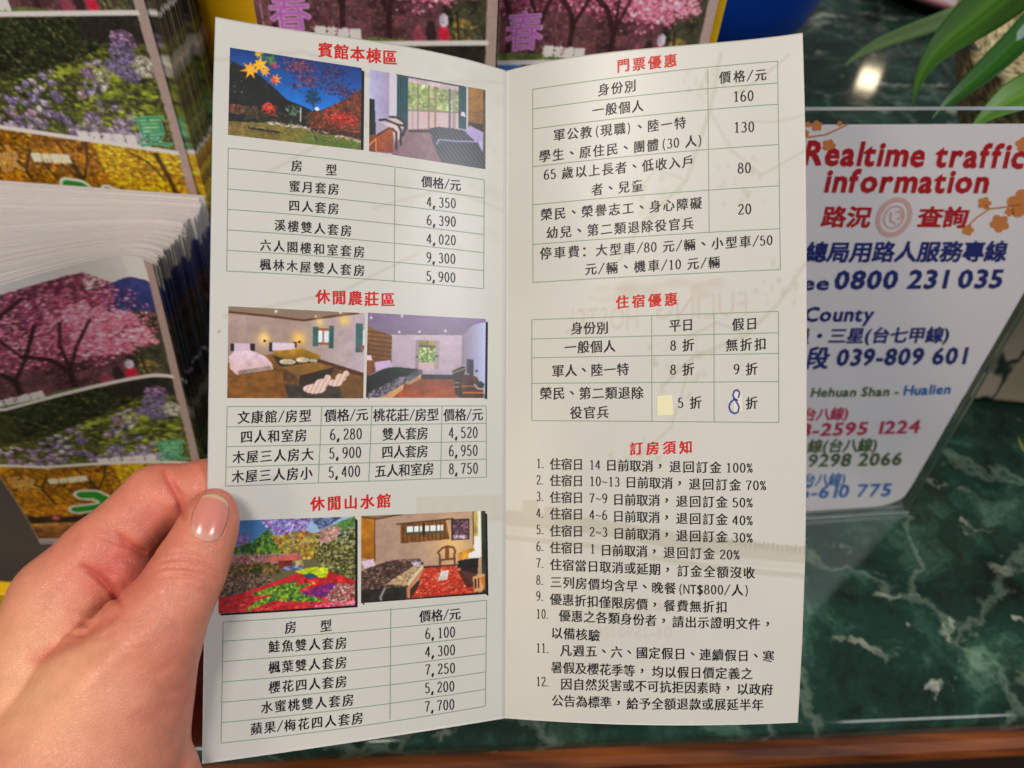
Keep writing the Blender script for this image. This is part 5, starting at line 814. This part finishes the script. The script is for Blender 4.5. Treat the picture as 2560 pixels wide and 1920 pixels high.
M_gold = mat('gold_flecked_glaze', L(176, 150, 84), .4); ng_ = add_bump(M_gold, 190, .9, .003, 6); rg = N(M_gold, 'ShaderNodeValToRGB'); rg.color_ramp.elements[0].color = (.13, .09, .03, 1); rg.color_ramp.elements[1].color = (.80, .68, .36, 1); rg.color_ramp.elements[0].position = .36; rg.color_ramp.elements[1].position = .64; LK(M_gold, ng_.outputs['Fac'], rg.inputs['Fac']); LK(M_gold, rg.outputs['Color'], bsdf(M_gold).inputs['Base Color'])
V, Fc = lathe([(.0, .119), (.085, .119), (.10, .125), (.13, .16), (.165, .21), (.19, .262), (.192, .268), (.186, .268), (.16, .215), (.0, .21)], 96, (.445, .462, 0)); mesh('pot', V, Fc, M_gold, plant, smooth=True)
def leafmat(name, c0, c1):
    m = mat(name, c0, .40, spec=.4); a = N(m, 'ShaderNodeAttribute', attribute_name='print'); LK(m, a.outputs['Color'], bsdf(m).inputs['Base Color']); return m
M_leaf = leafmat('leaf_green', L(60, 120, 30), None)
def blade(ctrl, widths, col_mid, col_edge, fold=.25, n=44):
    """ctrl: (px, py, depth) along the mid rib from base to tip; widths in pixels"""
    P_ = np.array([pix(*c) for c in ctrl]); W_ = np.array([.86 * w / F * c[2] for w, c in zip(widths, ctrl)]); t = np.linspace(0, 1, len(P_)); tt = np.linspace(0, 1, n)
    cf_ = [np.polyfit(t, P_[:, i], min(3, len(P_) - 1)) for i in range(3)]; Cn = np.stack([np.polyval(c, tt) for c in cf_], 1); Ww = np.interp(tt, t, W_); tn = np.gradient(Cn, axis=0); tn /= np.linalg.norm(tn, axis=1, keepdims=True); vd = CAMP - Cn; vd /= np.linalg.norm(vd, axis=1, keepdims=True); sd = np.cross(tn, vd); sd /= np.linalg.norm(sd, axis=1, keepdims=True); up = np.cross(sd, tn)
    ss = np.linspace(-1, 1, 15); G = Cn[:, None] + sd[:, None] * (ss[None, :, None] * Ww[:, None, None] / 2) + up[:, None] * ((np.abs(ss) * fold)[None, :, None] * Ww[:, None, None] / 2)
    stripe = (.72 + .5 * RNG.random(15))[None, :, None]; k = (1 - np.abs(ss))[None, :, None]; C = (np.array(lin(np.array(col_mid) / 255.)) * k + np.array(lin(np.array(col_edge) / 255.)) * (1 - k)) * stripe * np.ones((n, 1, 1)) * .62; o = gridmesh('leaf', G, M_leaf, plant, C.clip(0, 1)); s = o.modifiers.new('thickness', 'SOLIDIFY'); s.thickness = .0006; return o
blade([(2620, -150, .46), (2500, -10, .45), (2400, 70, .44), (2320, 160, .435), (2282, 264, .43)], [120, 165, 110, 52, 3], (70, 120, 20), (44, 92, 12))
blade([(2700, -120, .50), (2580, -30, .49), (2480, 40, .485), (2400, 90, .48)], [50, 70, 60, 6], (120, 150, 100), (88, 130, 70))
blade([(2760, -160, .44), (2600, 40, .425), (2500, 140, .415), (2380, 250, .41), (2330, 300, .41)], [70, 84, 72, 40, 4], (52, 116, 14), (20, 84, 8), .35)
blade([(2560, -60, .66), (2430, 20, .64), (2300, 70, .63), (2200, 110, .62), (2110, 165, .62)], [40, 52, 46, 34, 3], (150, 184, 130), (120, 164, 100), .1)
blade([(2700, -20, .43), (2620, 40, .425), (2560, 85, .42), (2526, 116, .42)], [60, 66, 44, 3], (150, 184, 170), (130, 166, 150), .15)
blade([(2760, 120, .40), (2620, 200, .395), (2520, 250, .39), (2420, 330, .39)], [80, 110, 90, 5], (92, 146, 16), (78, 132, 14), .1)
blade([(2760, 700, .47), (2640, 1000, .47), (2580, 1120, .47), (2545, 1092, .475)], [30, 40, 26, 3], (118, 128, 30), (98, 110, 26), .1)
adopt(plant)

# ------------------------------------------------------------------ things farther back on the counter
bc = pixz(1890, 105, 0); 
q = pix(1850, 10, .74); bas = empty('basin', (q[0] - .02, q[1] + .10, .03)); tag(bas, 'glossy blue plastic basin over an added black foot in place of shadow behind the leaflet stacks', 'basin')
V, Fc = lathe([(.0, .07), (.06, .07), (.09, .08), (.115, .11), (.13, .16), (.138, .24), (.142, .243), (.144, .238), (.138, .17)], 72); mesh('bowl', V, Fc, mat('blue_plastic', L(8, 66, 176), .3), bas, smooth=True)
V, Fc = lathe([(.0, -.028), (.15, -.028), (.155, -.02), (.12, .04), (.08, .069), (.0, .069)], 64); mesh('foot', V, Fc, mat('shadow_black', L(16, 16, 18), .5), bas, smooth=True)  # black foot added in place of the dark shadow under the basin
dp = pixz(2420, 42, 0); dish = empty('dish', (dp[0] + .02, dp[1] + .08, 0)); tag(dish, 'white dish with pink rim far back on the counter', 'dish')
V, Fc = lathe([(.0, .004), (.07, .004), (.11, .014), (.146, .032), (.150, .034)], 64); mesh('bowl', V, Fc, mat('white_glaze', L(238, 234, 226), .15, coat=.4), dish, smooth=True)
V, Fc = lathe([(.150, .034), (.156, .035), (.158, .032), (.15, .024), (.11, .006), (.08, .001)], 64); mesh('rim', V, Fc, mat('pink_glaze', L(214, 140, 150), .2, coat=.4), dish, smooth=True)
bpy.data.objects.remove(_fo); bpy.data.curves.remove(_fc)
